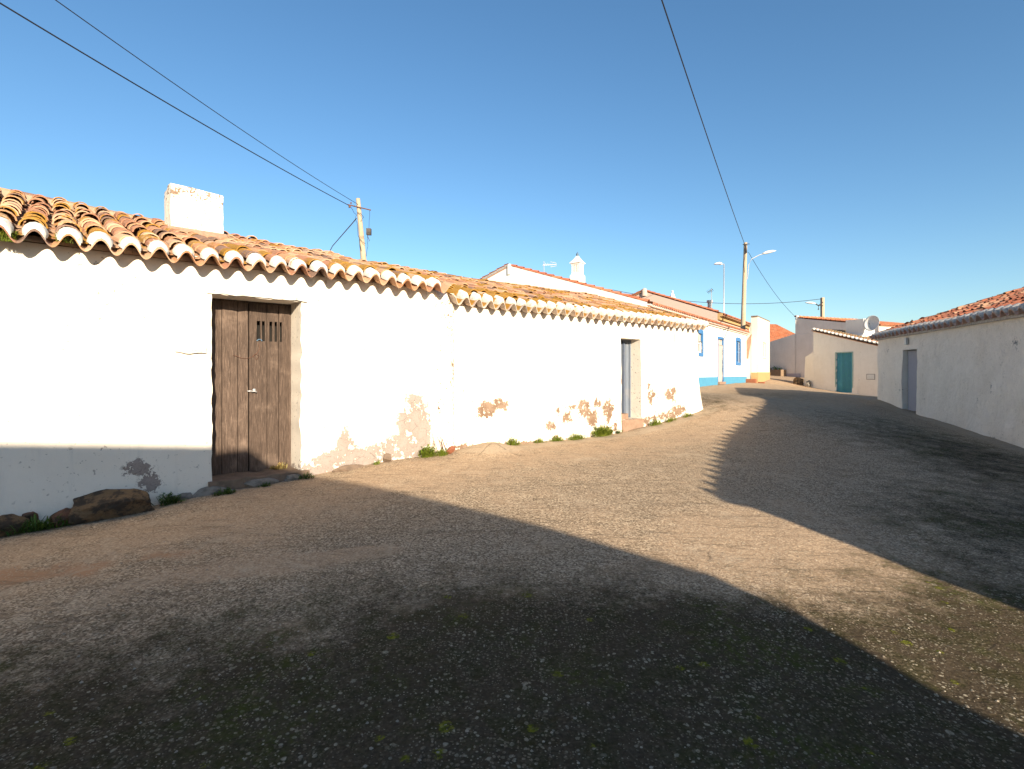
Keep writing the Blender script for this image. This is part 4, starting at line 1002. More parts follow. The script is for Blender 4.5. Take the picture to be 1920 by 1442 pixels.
for k in range(int(XL / .40) + 1):          # added half-round teeth on the unseen eave, shaped to cast the toothed shadow
    mb = MB()
    c = p3(XW(.1 + k * .40, -.16), ZX - .02); vs = []
    for y in (0, .035):
        for a_ in range(7): vs.append(c + v3(XD) * (.075 * math.cos(math.pi * a_ / 6)) + np.array([0, 0, .12 + .11 * math.sin(math.pi * a_ / 6)]) + v3(XN) * y)
        vs += [c - v3(XD) * .075 + v3(XN) * y, c + v3(XD) * .075 + v3(XN) * y]
    mb.add(vs, [tuple(range(9)), tuple(range(17, 8, -1))] + [(e, e + 9, (e + 1) % 9 + 9, (e + 1) % 9) for e in range(9)], PAL_RED[k % 6])
    mb.build('shadow_tooth', TILE_RED, rx)
wave_roof(hx, p3(XW(XL + .05, 6), ZX + .03), -v3(XD), v3(-XN, slr), XL + .1, 3 / math.cos(math.atan(slr)), TILE_RED, PAL_RED, .24, .4, .16, 64, name='rear_roof')
# ================================================================== SMALL HOUSE WITH THE TURQUOISE DOOR
h7 = thing('house', 'small white house in shade with turquoise plank door and mossy sloping roof', 'house', p3(SW(1, 2), .7))
def spx(px):
    k = (px - 960) / 1000; return (k * SO[1] - SO[0]) / (SD[0] - k * SD[1])
def sz(px, py): return EYE + (700 - py) / 1000 * (SO[1] + SD[1] * spx(px))
s_far = spx(1525); s_near = -1.2
dS = (spx(1598.3), spx(1567.5)); dZ = ((sz(1583, 736)), sz(1583, 661.5))
zt_far = sz(1525, 621); zt_near0 = sz(1645, 648); slS = (zt_far - zt_near0) / s_far
def ztS(s): return zt_near0 + slS * s
mb = MB(); zlow = ztS(s_near)
sq_ = dS[0] - .32; zq_ = dZ[1] + .09
wall_grid(mb, SO, SD, SN, sq_, s_far, .0, zq_, [(*dS, *dZ, .16, .006)], .12, .01, .3, lambda s, z: -.2, lambda s, z: .05 * max(0, 1.1 - z), 5)
slab(mb, [SW(sq_, 0), SW(s_far, 0)], zq_, [max(zq_ + .01, ztS(sq_)), ztS(s_far)]); slab(mb, [SW(s_near, 0), SW(sq_, 0)], .0, [zlow, ztS(sq_)])
slab(mb, [SW(s_far, 0), SW(s_far, 2.75)], .2, ztS(s_far)); slab(mb, [SW(s_far, 2.75), SW(s_near, 2.75)], .2, [ztS(s_far), zlow]); slab(mb, [SW(s_near, 2.75), SW(s_near, 0)], .2, zlow)
mb.build('wall', WALLG, h7)
r7 = wave_roof(h7, p3(SW(s_near, -.04), zlow + .03), v3(SN), v3(SD, slS), 2.85, (s_far - s_near) * math.hypot(1, slS) + .1, mat_tile('roof_tile_mossy', .42, .2), [(.34, .22, .12), (.30, .20, .11), (.38, .22, .12), (.26, .19, .10)], .23, .33, .14, 71)
mb = MB(); mo = MB(); uS = np.array([*SD, slS]); uS /= np.linalg.norm(uS); nS = np.cross(v3(SN), uS); nS = nS if nS[2] > 0 else -nS
k = 0
while k * .245 < (s_far - s_near) * 1.04:
    c = p3(SW(s_near, 0), zlow + .06) + uS * (k * .245)
    arc_tile(mb, c - v3(SN) * .12 + nS * .01, uS, v3(SN), nS, .4, .095, .08, .03, .03, PAL_RED[k % 6], 0, False, 6)
    vs = []; fs = []
    for y in (-.135, .03):
        for j in range(9):
            p = math.pi * j / 8; vs.append(c + v3(SN) * y + uS * (.10 * math.cos(p)) + nS * (.035 + .11 * math.sin(p)))
    for j in range(8): fs.append((j, j + 1, 10 + j, 9 + j))
    for j in range(9):
        p = math.pi * j / 8; vs.append(c - v3(SN) * .138 + uS * (.05 * math.cos(p)) + nS * (.03 + .05 * math.sin(p)))
    for j in range(8): fs.append((18 + j, 19 + j, j + 1, j))
    mo.add(vs, fs); k += 1
mb.build('verge_tiles', TILE_RED, r7); mo.build('mortar_plug', MORTAR, r7, smooth=True)
dl7 = board_door(h7, SW, SO, SD, SN, [[(dS[0] + (dS[1] - dS[0]) * k / 6, dS[0] + (dS[1] - dS[0]) * (k + 1) / 6) for k in range(6)]], dZ[0], dZ[1], .08, WOOD_TURQ, 'door')
mb = MB(); t_ = .05
fbox(mb, SW, dS[0] - t_, dS[0], -.02, .1, dZ[0], dZ[1] + t_); fbox(mb, SW, dS[1], dS[1] + t_, -.02, .1, dZ[0], dZ[1] + t_); fbox(mb, SW, dS[0], dS[1], -.019, .1, dZ[1], dZ[1] + t_); mb.build('door_frame', mat_simple('pale_green_paint', (.30, .40, .36), (.24, .34, .32), 8, .8, .1), h7)
mb = MB(); m0, m1 = spx(1640), spx(1625.5); mz0, mz1 = sz(1632, 711), sz(1632, 702)
fbox(mb, SW, m0, m1, -.015, .0, mz0, mz1); mbx = mb.build('meter_box', WHITEP, h7, bevel=.004)
mb = MB(); fbox(mb, SW, m0 - .02, m1 + .02, -.012, 0, mz1, mz1 + .02); fbox(mb, SW, m1, m1 + .02, -.012, 0, mz0 - .02, mz1); fbox(mb, SW, m0 - .02, m0, -.012, 0, mz0 - .02, mz1); fbox(mb, SW, m0, m1, -.012, 0, mz0 - .02, mz0); mb.build('meter_frame', DARKMETAL, mbx)
# lean-to buttress at the left corner
mb = MB(); b0 = SW(s_far, .0); b1 = SW(s_far + .71, .0); ztb = sz(1523, 667)
vs = [p3(SW(s_far, 0), .2), p3(SW(s_far + .71, .05), .2), p3(SW(s_far + .71, 1.2), .2), p3(SW(s_far, 1.2), .2), p3(SW(s_far, 0), ztb + .22), p3(SW(s_far + .58, .05), ztb - .06), p3(SW(s_far + .58, 1.2), ztb - .06), p3(SW(s_far, 1.2), ztb + .22)]
mb.add(vs, [(0, 1, 5, 4), (1, 2, 6, 5), (2, 3, 7, 6), (4, 5, 6, 7)], (1, 1, 1), -.2); mb.build('corner_buttress', WALLG, h7)
# chimney block with concave shoulder
mb = MB(); sC = 1.84; wC = 1.52; zc = ztS(sC)
def PC(s, w, z): return p3(SW(s, w), z)
def cblock(mb, s0, s1, w0, w1, z0, z1): 
    o = PC(s0, w0, z0); mb.box(o, PC(s1, w0, z0) - o, PC(s0, w1, z0) - o, (0, 0, z1 - z0))
cblock(mb, sC, sC + 1.09, wC + .0, wC + .92, zc - .4, zc + 1.15)
vs = []; fs = []
for y in (sC - .02, sC + 1.07):
    for j in range(7):
        p = math.pi * .5 * j / 6; vs.append(PC(y, wC - .30 * (1 - math.sin(p)) , zc + .10 + .30 * (1 - math.cos(p))))
    vs.append(PC(y, wC + .002, zc - .3)); vs.append(PC(y, wC - .30, zc - .3))
fs = [(j, j + 1, 10 + j, 9 + j) for j in range(6)] + [tuple(range(8, -1, -1)), tuple(range(9, 18)), (0, 9, 17, 8)]
mb.add(vs, fs); ch7 = mb.build('chimney', WALLB, r7, bevel=.015)
# satellite dish on that chimney
dsh = thing('satellite_dish', 'pale round satellite dish fixed to the chimney above the turquoise door', 'satellite dish', PC(sC - .1, wC + .1, zc + .5))
mb = MB(); dc = PC(sC - .42, wC + .10, zc + .83); nd = np.array([-.86, -.45, .22]); nd /= np.linalg.norm(nd); e1 = np.cross(nd, (0, 0, 1)); e1 /= np.linalg.norm(e1); e2 = np.cross(e1, nd)
vs = []; fs = []; nr_, na = 6, 24; RDISH = .42
for off in (0, -.012):
    for i in range(nr_ + 1):
        r = RDISH * i / nr_
        for k in range(na):
            a_ = 2 * math.pi * k / na; vs.append(dc + e1 * r * math.cos(a_) + e2 * r * 1.08 * math.sin(a_) + nd * (.35 * r * r / RDISH - .06 + off))
b2 = (nr_ + 1) * na
for i in range(nr_):
    for k in range(na):
        q = (i * na + k, i * na + (k + 1) % na, (i + 1) * na + (k + 1) % na, (i + 1) * na + k); fs.append(q); fs.append(tuple(b2 + e for e in reversed(q)))
for k in range(na): fs.append((nr_ * na + k, nr_ * na + (k + 1) % na, b2 + nr_ * na + (k + 1) % na, b2 + nr_ * na + k))
mb.add(vs, fs); mb.build('reflector', WHITEP, dsh, smooth=True)
mb = MB(); lf_ = dc + nd * .26 - e2 * .08; mb.tube([dc - e2 * .32, dc - e2 * .30 + nd * .1, lf_], .008, 6); mb.tube([lf_ - nd * .03, lf_ + nd * .03], .022, 8); mb.build('feed_arm', DARKMETAL, dsh)
mb = MB(); mb.tube([dc - nd * .04, dc - nd * .14, PC(sC + .02, wC + .25, zc + .6)], .02, 8); mb.build('bracket', METAL, dsh)

# ================================================================== UPPER HOUSE, LOW WALL, DISTANT ROOF
UO = np.array([22.1, 41.6])
def UW(s, w=0.0): return UO + SD * s + SN * w
h8 = thing('house', 'grey-white house with orange tile roof standing behind the small turquoise-door house', 'house', p3(UW(-2, 3), 1.3))
zu0 = EYE + .1035 * 41.6; slU = (zu0 - (EYE + .0925 * 36.7)) / 5.3
mb = MB(); slab(mb, [UW(-6.5), UW(0)], .8, [zu0 - 6.5 * slU, zu0]); slab(mb, [UW(0), UW(0, 9)], .8, zu0); slab(mb, [UW(0, 9), UW(-6.5, 9)], .8, [zu0, zu0 - 6.5 * slU]); slab(mb, [UW(-6.5, 9), UW(-6.5)], .8, zu0 - 6.5 * slU)
mb.build('wall', WALLG, h8)
r8 = wave_roof(h8, p3(UW(-6.5, .02), zu0 - 6.5 * slU + .02), v3(SN), v3(SD, slU), 9.1, 6.5 * math.hypot(1, slU) + .05, TILE_NEW, PAL_NEW, .25, .4, .1, 81, amp=.035)
mb = MB()
for k in range(22): arc_tile(mb, p3(UW(.0, k * .42), zu0 + .07), v3(SD), v3(SN), np.array([0, 0, 1.0]), .48, .12, .10, .03, .02, PAL_NEW[k % 4], 0, False, 6)
mb.build('ridge_tiles', TILE_NEW, r8)
mb = MB(); mb.lathe(p3(UW(-.1, .1), zu0 - .1), [(.12, 0), (.12, .2), (.06, .28)], 8); mb.tube([p3(UW(-.05, -.02), zu0 - .18), p3(UW(-.25, -.25), zu0 - .3), p3(UW(-.25, -.25), zu0 - .45)], .035, 6); mb.build('wall_bracket', WHITEP, h8)
gw_ = MB(); zg0 = EYE + .074 * 41.6; zg1 = EYE + .0555 * 43.9
slab(gw_, [UW(-.02, -.03), UW(3.9, -.03)], .8, [zg0, zg1 - .15]); slab(gw_, [UW(3.9, -.03), UW(3.9, .3)], .8, zg1 - .15); slab(gw_, [UW(3.9, .3), UW(-.02, .3)], .8, [zg1 - .15, zg0])
gw_.add([p3(UW(-.02, -.03), zg0), p3(UW(3.9, -.03), zg1 - .15), p3(UW(3.9, .3), zg1 - .15), p3(UW(-.02, .3), zg0)], [(0, 1, 2, 3)])
gwo = thing('garden_wall', 'tall grey-white yard wall with sloping top behind the planter', 'wall', p3(UW(1.2), 1.35)); gwo_w = gw_.build('wall_panel', WALLG, gwo)
gb = MB(); slab(gb, [UW(-.5, -.05), UW(.86, -.05)], .9, EYE - .02); gb.add([p3(UW(-.5, -.05), EYE - .02), p3(UW(.86, -.05), EYE - .02), p3(UW(.86, -.03), EYE - .02), p3(UW(-.5, -.03), EYE - .02)], [(0, 1, 2, 3)]); gb.build('base_band', mat_simple('lilac_grey_paint', (.38, .36, .40), (.34, .32, .36), 6, .9, .1), gwo)
h9 = thing('house', 'distant house of which only a bright orange tile roof shows', 'house', (27, 59, 1.4))
wave_roof(h9, (22.9, 55.6, 4.8), (1, .25, 0), (-.22, .9, .42), 10, 6.0, TILE_NEW, PAL_NEW, .25, .4, .1, 91, amp=.035)
mb = MB(); slab(mb, [(23.0, 55.65), (32.4, 58), (31.2, 63), (21.8, 60.7), (23.0, 55.65)], .9, [4.75, 4.75, 6.9, 6.9, 4.75]); mb.build('wall', WALLG, h9)
# pipe that crosses to the small house
wp2 = MB(); a0 = p3(UW(.62, -.1), zg0 - .02); a1 = p3(SW(s_far, .3), ztS(s_far) + .05)
wp2.tube([a0 + (a1 - a0) * t - np.array([0, 0, .12 * math.sin(math.pi * t)]) for t in np.linspace(0, 1, 8)], .012, 5)
tag(wp2.build('overhead_cable', WHITEP), 'thin white cable strung from yard wall to the small house corner', 'cable')

# ================================================================== HOUSE BEHIND THE VIEWER (its shadow fills the foreground)
h10 = thing('house', 'white house behind the viewer whose shadow covers the foreground', 'house', (0, -9, 0))
Bu = np.array([-SUN_AZ[1], SUN_AZ[0]]); Bq = -SUN_AZ
TANE = math.tan(SUN_EL); QF = -4.8
def HW(u_, q_): return Bu * u_ + Bq * q_
vz = lambda v: v - TANE * QF
def hit(px, py):
    y = 1.5
    while y < 40:
        if EYE + (700 - py) / 1000 * y <= g1(((px - 960) / 1000 * y, y)): break
        y += .02
    return np.array([(px - 960) / 1000 * y, y, EYE + (700 - py) / 1000 * y])
land = [hit(*q) for q in ((1475, 1150), (1440, 1122), (1390, 1095), (1330, 1077), (1250, 1055), (1120, 1017), (1000, 983), (800, 935), (640, 902))] + [np.array([-2.94, 6.48, .39]), np.array([-3.13, 6.32, .60]), np.array([-3.26, 5.72, .71]), np.array([-4.48, 4.66, .885])]
prof = []
for q in land:
    prof.append((float(q[:2] @ Bu), float(vz(q[2] + TANE * (q[:2] @ Bq * -1) * -1))))
prof.sort()
ul, zl = prof[0]; prof = [(ul - 6, zl + .1)] + prof
mx = prof[-1]; zov = mx[1] - .14; WU = mx[0] - .27
ins = [k for k in range(len(prof)) if prof[k][0] < WU]; k = ins[-1]; t_ = (WU - prof[k][0]) / (prof[k + 1][0] - prof[k][0])
mid = (WU, prof[k][1] + t_ * (prof[k + 1][1] - prof[k][1]))
prof = prof[:k + 1] + [mid] + prof[k + 1:]
mb = MB(); vs = []; fs = []
n_ = len(prof)
m_ = 2 * n_ + 1
for q_ in (QF, QF - 5.0):
    for u_, z in prof: vs.append(p3(HW(u_, q_), z))
    for u_, z in prof: vs.append(p3(HW(u_, q_), -.8 if u_ < WU - .001 else zov))
    vs.append(p3(HW(WU, q_), -.8))
for k in range(n_ - 1):
    fs.append((k, k + 1, n_ + k + 1 if prof[k + 1][0] != WU else m_ - 1, n_ + k)); fs.append((m_ + k + 1, m_ + k, m_ + n_ + k, m_ + (n_ + k + 1 if prof[k + 1][0] != WU else m_ - 1)))
    fs.append((n_ + k, n_ + k + 1, m_ + n_ + k + 1, m_ + n_ + k))
fs.append((0, n_, m_ + n_, m_)); fs.append((n_ - 1, m_ + n_ - 1, m_ + 2 * n_ - 1, 2 * n_ - 1))
iw = [k for k in range(n_) if prof[k][0] == WU][0]; fs.append((n_ + iw, m_ - 1, 2 * m_ - 1, m_ + n_ + iw))
mb.add(vs, fs); mb.build('wall', WALLG, h10)
mb = MB(); vs = []; fs = []
for q_ in (QF + .02, QF - 5.02):
    for u_, z in prof: vs.append(p3(HW(u_, q_), z + .004))
for k in range(n_ - 1): fs.append((k, n_ + k, n_ + k + 1, k + 1))
mb.add(vs, fs, (.46, .2, .1)); mb.build('roof', TILE_OLD, h10)

# ================================================================== POLES, LAMPS, WIRES, ANTENNAS
def sagline(a, b, sag, n=24):
    a, b = np.array(a, float), np.array(b, float)
    return [a + (b - a) * t - np.array([0, 0, 4 * sag * t * (1 - t)]) for t in np.linspace(0, 1, n)]
pl = thing('utility_pole', 'pale weathered utility pole with rusty crossarm behind the cottage roof', 'pole', (-4.02, 16, .5))
ptop = np.array([-4.62, 16, 6.74])
mb = MB(); mb.tube([(-4.02, 16, .3), (-4.32, 16, 3.5), (-4.48, 16, 5.2), tuple(ptop)], [.115, .10, .085, .062], 12); mb.build('shaft', WOOD_POLE, pl, smooth=True)
mb = MB(); ca, cb = np.array([-4.90, 15.9, 6.53]), np.array([-4.22, 15.95, 6.38]); mb.tube([ca, cb], .018, 6); mb.tube([ca + (.06, 0, -.02), ca + (.06, 0, -.09)], .035, 8); mb.tube([ca + (.1, 0, .02), ca + (.1, 0, .07)], .02, 8); mb.build('crossarm', RUST, pl)
mb = MB(); mb.box((-4.33, 15.83, 5.62), (.13, .02, -.0), (0, .10, 0), (.0, 0, .19)); mb.tube([(-4.30, 15.86, 5.62), (-4.27, 15.86, 5.52), (-4.24, 15.86, 5.45), (-4.26, 15.86, 5.42)], .010, 6); mb.build('junction_box', DARKMETAL, pl)
mb = MB(); rr = random.Random(3)
for (pa, pb, sg_) in (((-4.24, 15.93, 6.36), (-4.33, 15.9, 5.0), .0), ((-4.8, 15.9, 6.45), (-4.63, 15.92, 6.2), .02), ((-4.66, 15.9, 6.2), (-4.5, 15.88, 5.15), -.0)):
    L_ = sagline(pa, pb, sg_, 10); mb.tube([q + np.array([rr.uniform(-.02, .02), 0, 0]) for q in L_], .006, 5)
mb.tube([(-4.62, 15.9, 6.3), (-4.5, 15.88, 6.25), (-4.42, 15.9, 6.15), (-4.5, 15.88, 6.05)], .008, 5); mb.tube([(-4.52, 15.88, 5.5), (-4.42, 15.87, 5.38), (-4.36, 15.88, 5.36)], .006, 5)
mb.build('loose_wires', CABLE, pl)
sw_ = MB(); sw_.tube([(-4.64, 15.9, 6.12), (-4.70, 15.8, 5.98), (-5.15, 15.3, 5.15), (-5.5, 15.0, 4.2)], [.015, .015, .012, .012], 6); tag(sw_.build('stay_cable', CABLE), 'short dark service cable slanting from pale pole down to the cottage roof', 'cable')
c1 = MB(); c1.tube(sagline((-4.85, 15.9, 6.50), (-8.95, -3.5, 6.9), .32, 40), .0105, 6); tag(c1.build('overhead_cable', CABLE), 'thicker lower black cable of the two running to the crossarm pole', 'cable')
c2 = MB(); c2.tube(sagline((-4.60, 15.95, 6.55), (-8.0, -3.5, 7.4), .42, 40), .0070, 6); tag(c2.build('overhead_cable', CABLE), 'thinner upper black cable of the two running to the crossarm pole', 'cable')
# big pole with street lamp beyond the blue trimmed house
p2 = thing('utility_pole', 'tall wooden utility pole carrying a street lamp, beyond the blue trimmed house', 'pole', (14.15, 33, 1.0))
T2 = np.array([14.45, 33, EYE + .245 * 33])
mb = MB(); mb.tube([(14.2, 33, .6), (14.27, 33, 3.5), tuple(T2)], [.165, .15, .10], 12); mb.build('shaft', WOOD_POLE, p2, smooth=True)
mb = MB(); mb.tube([(14.52, 32.9, 7.3), (14.60, 32.9, 8.2), (14.78, 32.9, 8.55), (15.25, 32.9, 8.80), (15.6, 32.9, 8.90)], .026, 8); mb.build('lamp_arm', METAL, p2)
def lamp_head(parent, c, d, L, name='lamp_head'):
    mb = MB(); d = np.array(d, float); d /= np.linalg.norm(d); s_ = np.cross(d, (0, 0, 1)); s_ /= np.linalg.norm(s_); u_ = np.cross(s_, d)
    vs = []; fs = []; pr = [(0, .05, .05), (.12, .09, .09), (.35, .15, .13), (.75, .13, .10), (1.0, .04, .03)]
    for t, w_, h_ in pr:
        for k in range(10):
            a_ = 2 * math.pi * k / 10; vs.append(np.array(c) + d * L * t + s_ * w_ * math.cos(a_) + u_ * h_ * (math.sin(a_) if math.sin(a_) > 0 else .45 * math.sin(a_)))
    for i in range(4):
        for k in range(10): fs.append((i * 10 + k, i * 10 + (k + 1) % 10, (i + 1) * 10 + (k + 1) % 10, (i + 1) * 10 + k))
    fs += [tuple(range(9, -1, -1)), tuple(40 + k for k in range(10))]; mb.add(vs, fs); return mb.build(name, LAMPGREY, parent, smooth=True)
lamp_head(p2, (15.45, 32.9, 8.86), (1, 0, .24), .85)
mb = MB(); mb.tube([(14.28, 32.85, 9.45), (14.30, 32.8, 9.1), (14.33, 32.8, 8.7), (14.25, 32.8, 8.3), (14.3, 32.82, 7.7)], .02, 5); mb.tube([(14.35, 32.8, 9.45), (14.42, 32.8, 8.9)], .05, 6); mb.tube([(14.2, 32.8, 9.42), (14.6, 32.8, 9.46)], .025, 6); mb.build('cable_fittings', DARKMETAL, p2)
c3 = MB(); c3.tube(sagline(T2 + (-.1, -.1, -.12), (-5.2, -5.0, 9.7), .30, 50), .0150, 6); tag(c3.build('overhead_cable', CABLE), 'heavy black cable sweeping up from the lamp-carrying pole over the street', 'cable')
c4 = MB(); c4.tube(sagline(T2 + (.14, -.1, -.62), p3(UW(0, .1), zu0 + .05), .35, 24), .013, 5); tag(c4.build('overhead_cable', CABLE), 'fine cable dropping from the lamp-carrying pole to the orange-roofed house', 'cable')
# slim lamp post
p4 = thing('street_lamp', 'slim grey street lamp rising behind the blue trimmed house roof', 'street lamp', (15.9, 40, 1.2))
mb = MB(); mb.tube([(15.86, 40, .9), (15.9, 40, EYE + .205 * 40)], [.055, .034], 10); mb.tube([(15.9, 40, EYE + .205 * 40), (15.55, 40, EYE + .2035 * 40)], .028, 8); mb.build('post', METAL, p4, smooth=True)
lamp_head(p4, (15.75, 40, EYE + .206 * 40), (-1, 0, -.10), .62)
# distant pole with a little lamp and the level cable
p5 = thing('utility_pole', 'distant dark-edged pole with small lamp bracket above the orange roof', 'pole', (27, 45.5, 1.5))
mb = MB(); mb.box((26.46, 45.5, 1.0), (.22, 0, 0), (0, .3, 0), (0, 0, EYE + .1425 * 45.5 - 1.0)); mb.build('shaft', WOOD_POLE, p5, bevel=.03)
mb = MB(); mb.tube([(26.45, 45.4, 7.55), (26.1, 45.4, 7.25), (25.8, 45.4, 7.45)], .05, 6); mb.tube([(26.45, 45.4, 7.25), (26.1, 45.4, 7.3), (26.08, 45.4, 6.9)], .05, 6); mb.build('bracket', DARKMETAL, p5); lamp_head(p5, (25.85, 45.4, 7.42), (-1, 0, .1), .9)
c5_ = MB(); c5_.tube(sagline((26.45, 45.4, 7.85), (7.6, 42, EYE + .158 * 42), .75, 24), .022, 5); tag(c5_.build('overhead_cable', CABLE), 'level cable stretched across the sky behind the roofs to the distant pole', 'cable')
# tv antennas
a1_ = thing('tv_antenna', 'white yagi television antenna on the gable edge of the blue trimmed house', 'antenna', (1.25, 21.5, 5.3))
mb = MB(); x0, y0, z0 = 1.27, 21.2, EYE + .190 * 21.2; mb.tube([(x0, y0, z0 - .3), (x0, y0, z0 + .42)], .014, 6); mb.build('mast', METAL, a1_)
mb = MB(); mb.tube([(x0 - .05, y0, z0 + .27), (x0 + .50, y0, z0 + .30)], .012, 5)
for k in range(6):
    x = x0 - .02 + k * .07; h_ = .10 - .006 * k; mb.tube([(x - .03, y0 - .12, z0 + .29 - h_ * .7), (x + .03, y0 + .12, z0 + .29 + h_)], .007, 4)
mb.tube([(x0 + .26, y0, z0 + .40), (x0 + .48, y0, z0 + .36), (x0 + .50, y0, z0 + .24), (x0 + .26, y0, z0 + .20)], .009, 4); mb.build('yagi_elements', WHITEP, a1_)
a2_ = thing('tv_antenna', 'thin television antenna on a mast beside the slim grey street lamp', 'antenna', (12.9, 34.3, 5))
mb = MB(); x0, y0 = 12.87, 34.3; zt_ = EYE + .158 * y0; mb.tube([(x0, y0, 4.6), (x0 - .05, y0, zt_)], .02, 6); mb.build('mast', METAL, a2_)
mb = MB()
mb.tube([(x0 - .30, y0, zt_ - .22), (x0 + .05, y0, zt_ - .02)], .016, 5)
for k in range(5): x = x0 - .28 + k * .075; z = zt_ - .21 + k * .044; mb.tube([(x, y0 - .2, z - .12), (x, y0 + .2, z + .12)], .012, 4)
mb.build('yagi_elements', DARKMETAL, a2_)

# ================================================================== STONES AND RUBBLE
def onwall(s, w, dz=0.0):
    q = LW(s, w); return (float(q[0]), float(q[1]), g1(q) + dz)
GR = 'field stones at the foot of the cottage wall'
rot = math.atan2(LD[1], LD[0])
rough_rock('boulder', onwall(-1.27, -.08, .06), (.48, .25, .205), ROCK, 5, 'big brown boulder bulging from the foot of the cottage wall', 'boulder', GR, rot=rot)
rough_rock('stone', onwall(-1.62, -.10, .04), (.15, .12, .12), ROCKR, 9, 'reddish stone wedged against the left side of the big boulder', 'stone', GR, rot=rot)
rough_rock('stone', onwall(-2.02, -.05, .05), (.24, .13, .12), ROCK, 12, 'dark stone under the broken plaster edge, leftmost along the wall', 'stone', GR, rot=rot + .2)
rough_rock('stone', onwall(-2.45, -.04, .05), (.26, .14, .14), ROCK, 14, 'dark stone at the wall foot cut by the picture edge', 'stone', GR, rot=rot)
rough_rock('stone', onwall(-.66, -.03, .0), (.13, .08, .07), ROCKG, 47, 'grey foundation stone between the big boulder and the brown door', 'stone', GR, rot=rot)
rough_rock('stone', onwall(-1.83, -.02, .10), (.07, .06, .07), ROCKR, 49, 'small reddish stone set in the wall foot above the grassy clump', 'stone', GR, rot=rot)
rough_rock('stone', onwall(-.36, -.05, .0), (.26, .10, .085), ROCKG, 17, 'flat grey stone below the left end of the brown door sill', 'stone', GR, rot=rot)
rough_rock('stone', onwall(.08, -.05, .0), (.22, .09, .08), ROCKG, 19, 'flat grey stone below the middle of the brown door sill', 'stone', GR, rot=rot)
rough_rock('stone', onwall(.46, -.05, -.01), (.17, .09, .075), ROCKG, 23, 'flat grey stone below the right end of the brown door sill', 'stone', GR, rot=rot)
rough_rock('stone', onwall(1.14, -.05, .01), (.26, .09, .045), SILL, 27, 'long flat tan stone on the ground below pink bare plaster', 'stone', GR, rot=rot + .12)
rough_rock('stone', onwall(1.67, -.03, .05), (.08, .06, .07), SILL, 29, 'small upright tan stone in the pink bare plaster', 'stone', GR, rot=rot)
rough_rock('brick_fragment', onwall(2.62, -.14, .05), (.13, .06, .06), CLAY, 33, 'broken red clay fragment beside the green weed at the wall joint', 'brick', rot=rot + .3)
rb = (15.0 * .868, 23.6)
q = SW(s_far + .95, -.12)
rough_rock('rubble_heap', (q[0], q[1], g1(q) + .08), (.42, .39, .36), ROCK, 41, 'brown soil and rubble heap at the corner of the turquoise-door house', 'rubble')
q2 = SW(s_far + .18, -.22); rough_rock('stone', (q2[0], q2[1], g1(q2) + .14), (.19, .17, .30), ROCKG, 43, 'pale upright stone leaning beside the brown rubble heap', 'stone')
# planter by the yard wall
pt = thing('planter', 'long tan trough planter with scrubby plants against the yard wall', 'planter', p3(UW(1.8, -.5), 1.36))
mb = MB(); pw = lambda s, w=0.0: UW(s, w)
zp0 = g1(UW(1.4, -.4))
fbox(mb, pw, .80, 3.7, -.62, -.54, zp0 - .15, zp0 + .46); fbox(mb, pw, .80, 3.7, -.10, -.04, zp0 - .15, zp0 + .46); fbox(mb, pw, .80, .87, -.54, -.10, zp0 - .15, zp0 + .46); fbox(mb, pw, 3.63, 3.7, -.54, -.10, zp0 - .15, zp0 + .46)
mb.build('trough', mat_simple('tan_concrete', (.22, .15, .095), (.19, .13, .085), 8, .9, .2), pt, bevel=.01)
mb = MB(); fbox(mb, pw, .87, 3.63, -.54, -.10, zp0, zp0 + .38); mb.build('soil', SILL, pt)

# ================================================================== WEEDS
def leaf(mb, p, d, L, w, col, curl=.4):
    d = d / np.linalg.norm(d); s_ = np.cross(d, (0, 0, 1.0)); l = np.linalg.norm(s_); s_ = s_ / l if l > 1e-4 else np.array([1.0, 0, 0])
    vs = []
    for t, ww in ((0, .25), (.35, 1.0), (.75, .75), (1.0, .05)):
        c = p + d * L * t + np.array([0, 0, -curl * L * t * t * .6]); vs += [c - s_ * w * ww, c + s_ * w * ww]
    mb.add(vs, [(0, 1, 3, 2), (2, 3, 5, 4), (4, 5, 7, 6)], col)
def weed(name, c, n, spread, hgt, mat, seed, label, broad=True, along=None, group='weeds along the wall foot', dry=False, parent=None):
    rr = random.Random(seed); mb = MB(); c = np.array(c, float); n = int(n * 1.5); hgt *= 1.2
    ax = np.array([*LD, 0]) if along is None else np.array(along, float)
    for k in range(n):
        t = max(-.75, min(.75, rr.gauss(0, .45))); b = c + ax * spread * t + np.array([rr.gauss(0, .018), rr.gauss(0, .018), -.01])
        hh = hgt * rr.uniform(.35, 1.0) * math.exp(-t * t)
        az = rr.uniform(0, 2 * math.pi); lean = rr.uniform(.15, .9)
        d = np.array([math.cos(az) * lean, math.sin(az) * lean, 1.0])
        k_ = rr.uniform(.6, 1.35); col = (k_ * rr.uniform(.9, 1.15), k_, k_ * .8)
        if broad:
            tip = b + d / np.linalg.norm(d) * hh
            mb.tube([b, (b + tip) / 2, tip], .0022, 4, col)
            for q in range(4):
                a2 = rr.uniform(0, 2 * math.pi); pp = b + (tip - b) * rr.uniform(.35, 1.0)
                leaf(mb, pp, np.array([math.cos(a2), math.sin(a2), rr.uniform(.1, .9)]), hgt * rr.uniform(.16, .34), hgt * rr.uniform(.035, .07), col)
        else:
            leaf(mb, b, d, hh * 1.2, .004 + .004 * rr.random(), col, .7)
    o = mb.build(name, mat, parent)
    if parent is None: tag(o, label, 'weed', group)
    return o
weed('weed', onwall(2.26, -.10), 70, .13, .17, LEAF, 1, 'bushiest bright green weed where the two cottages meet')
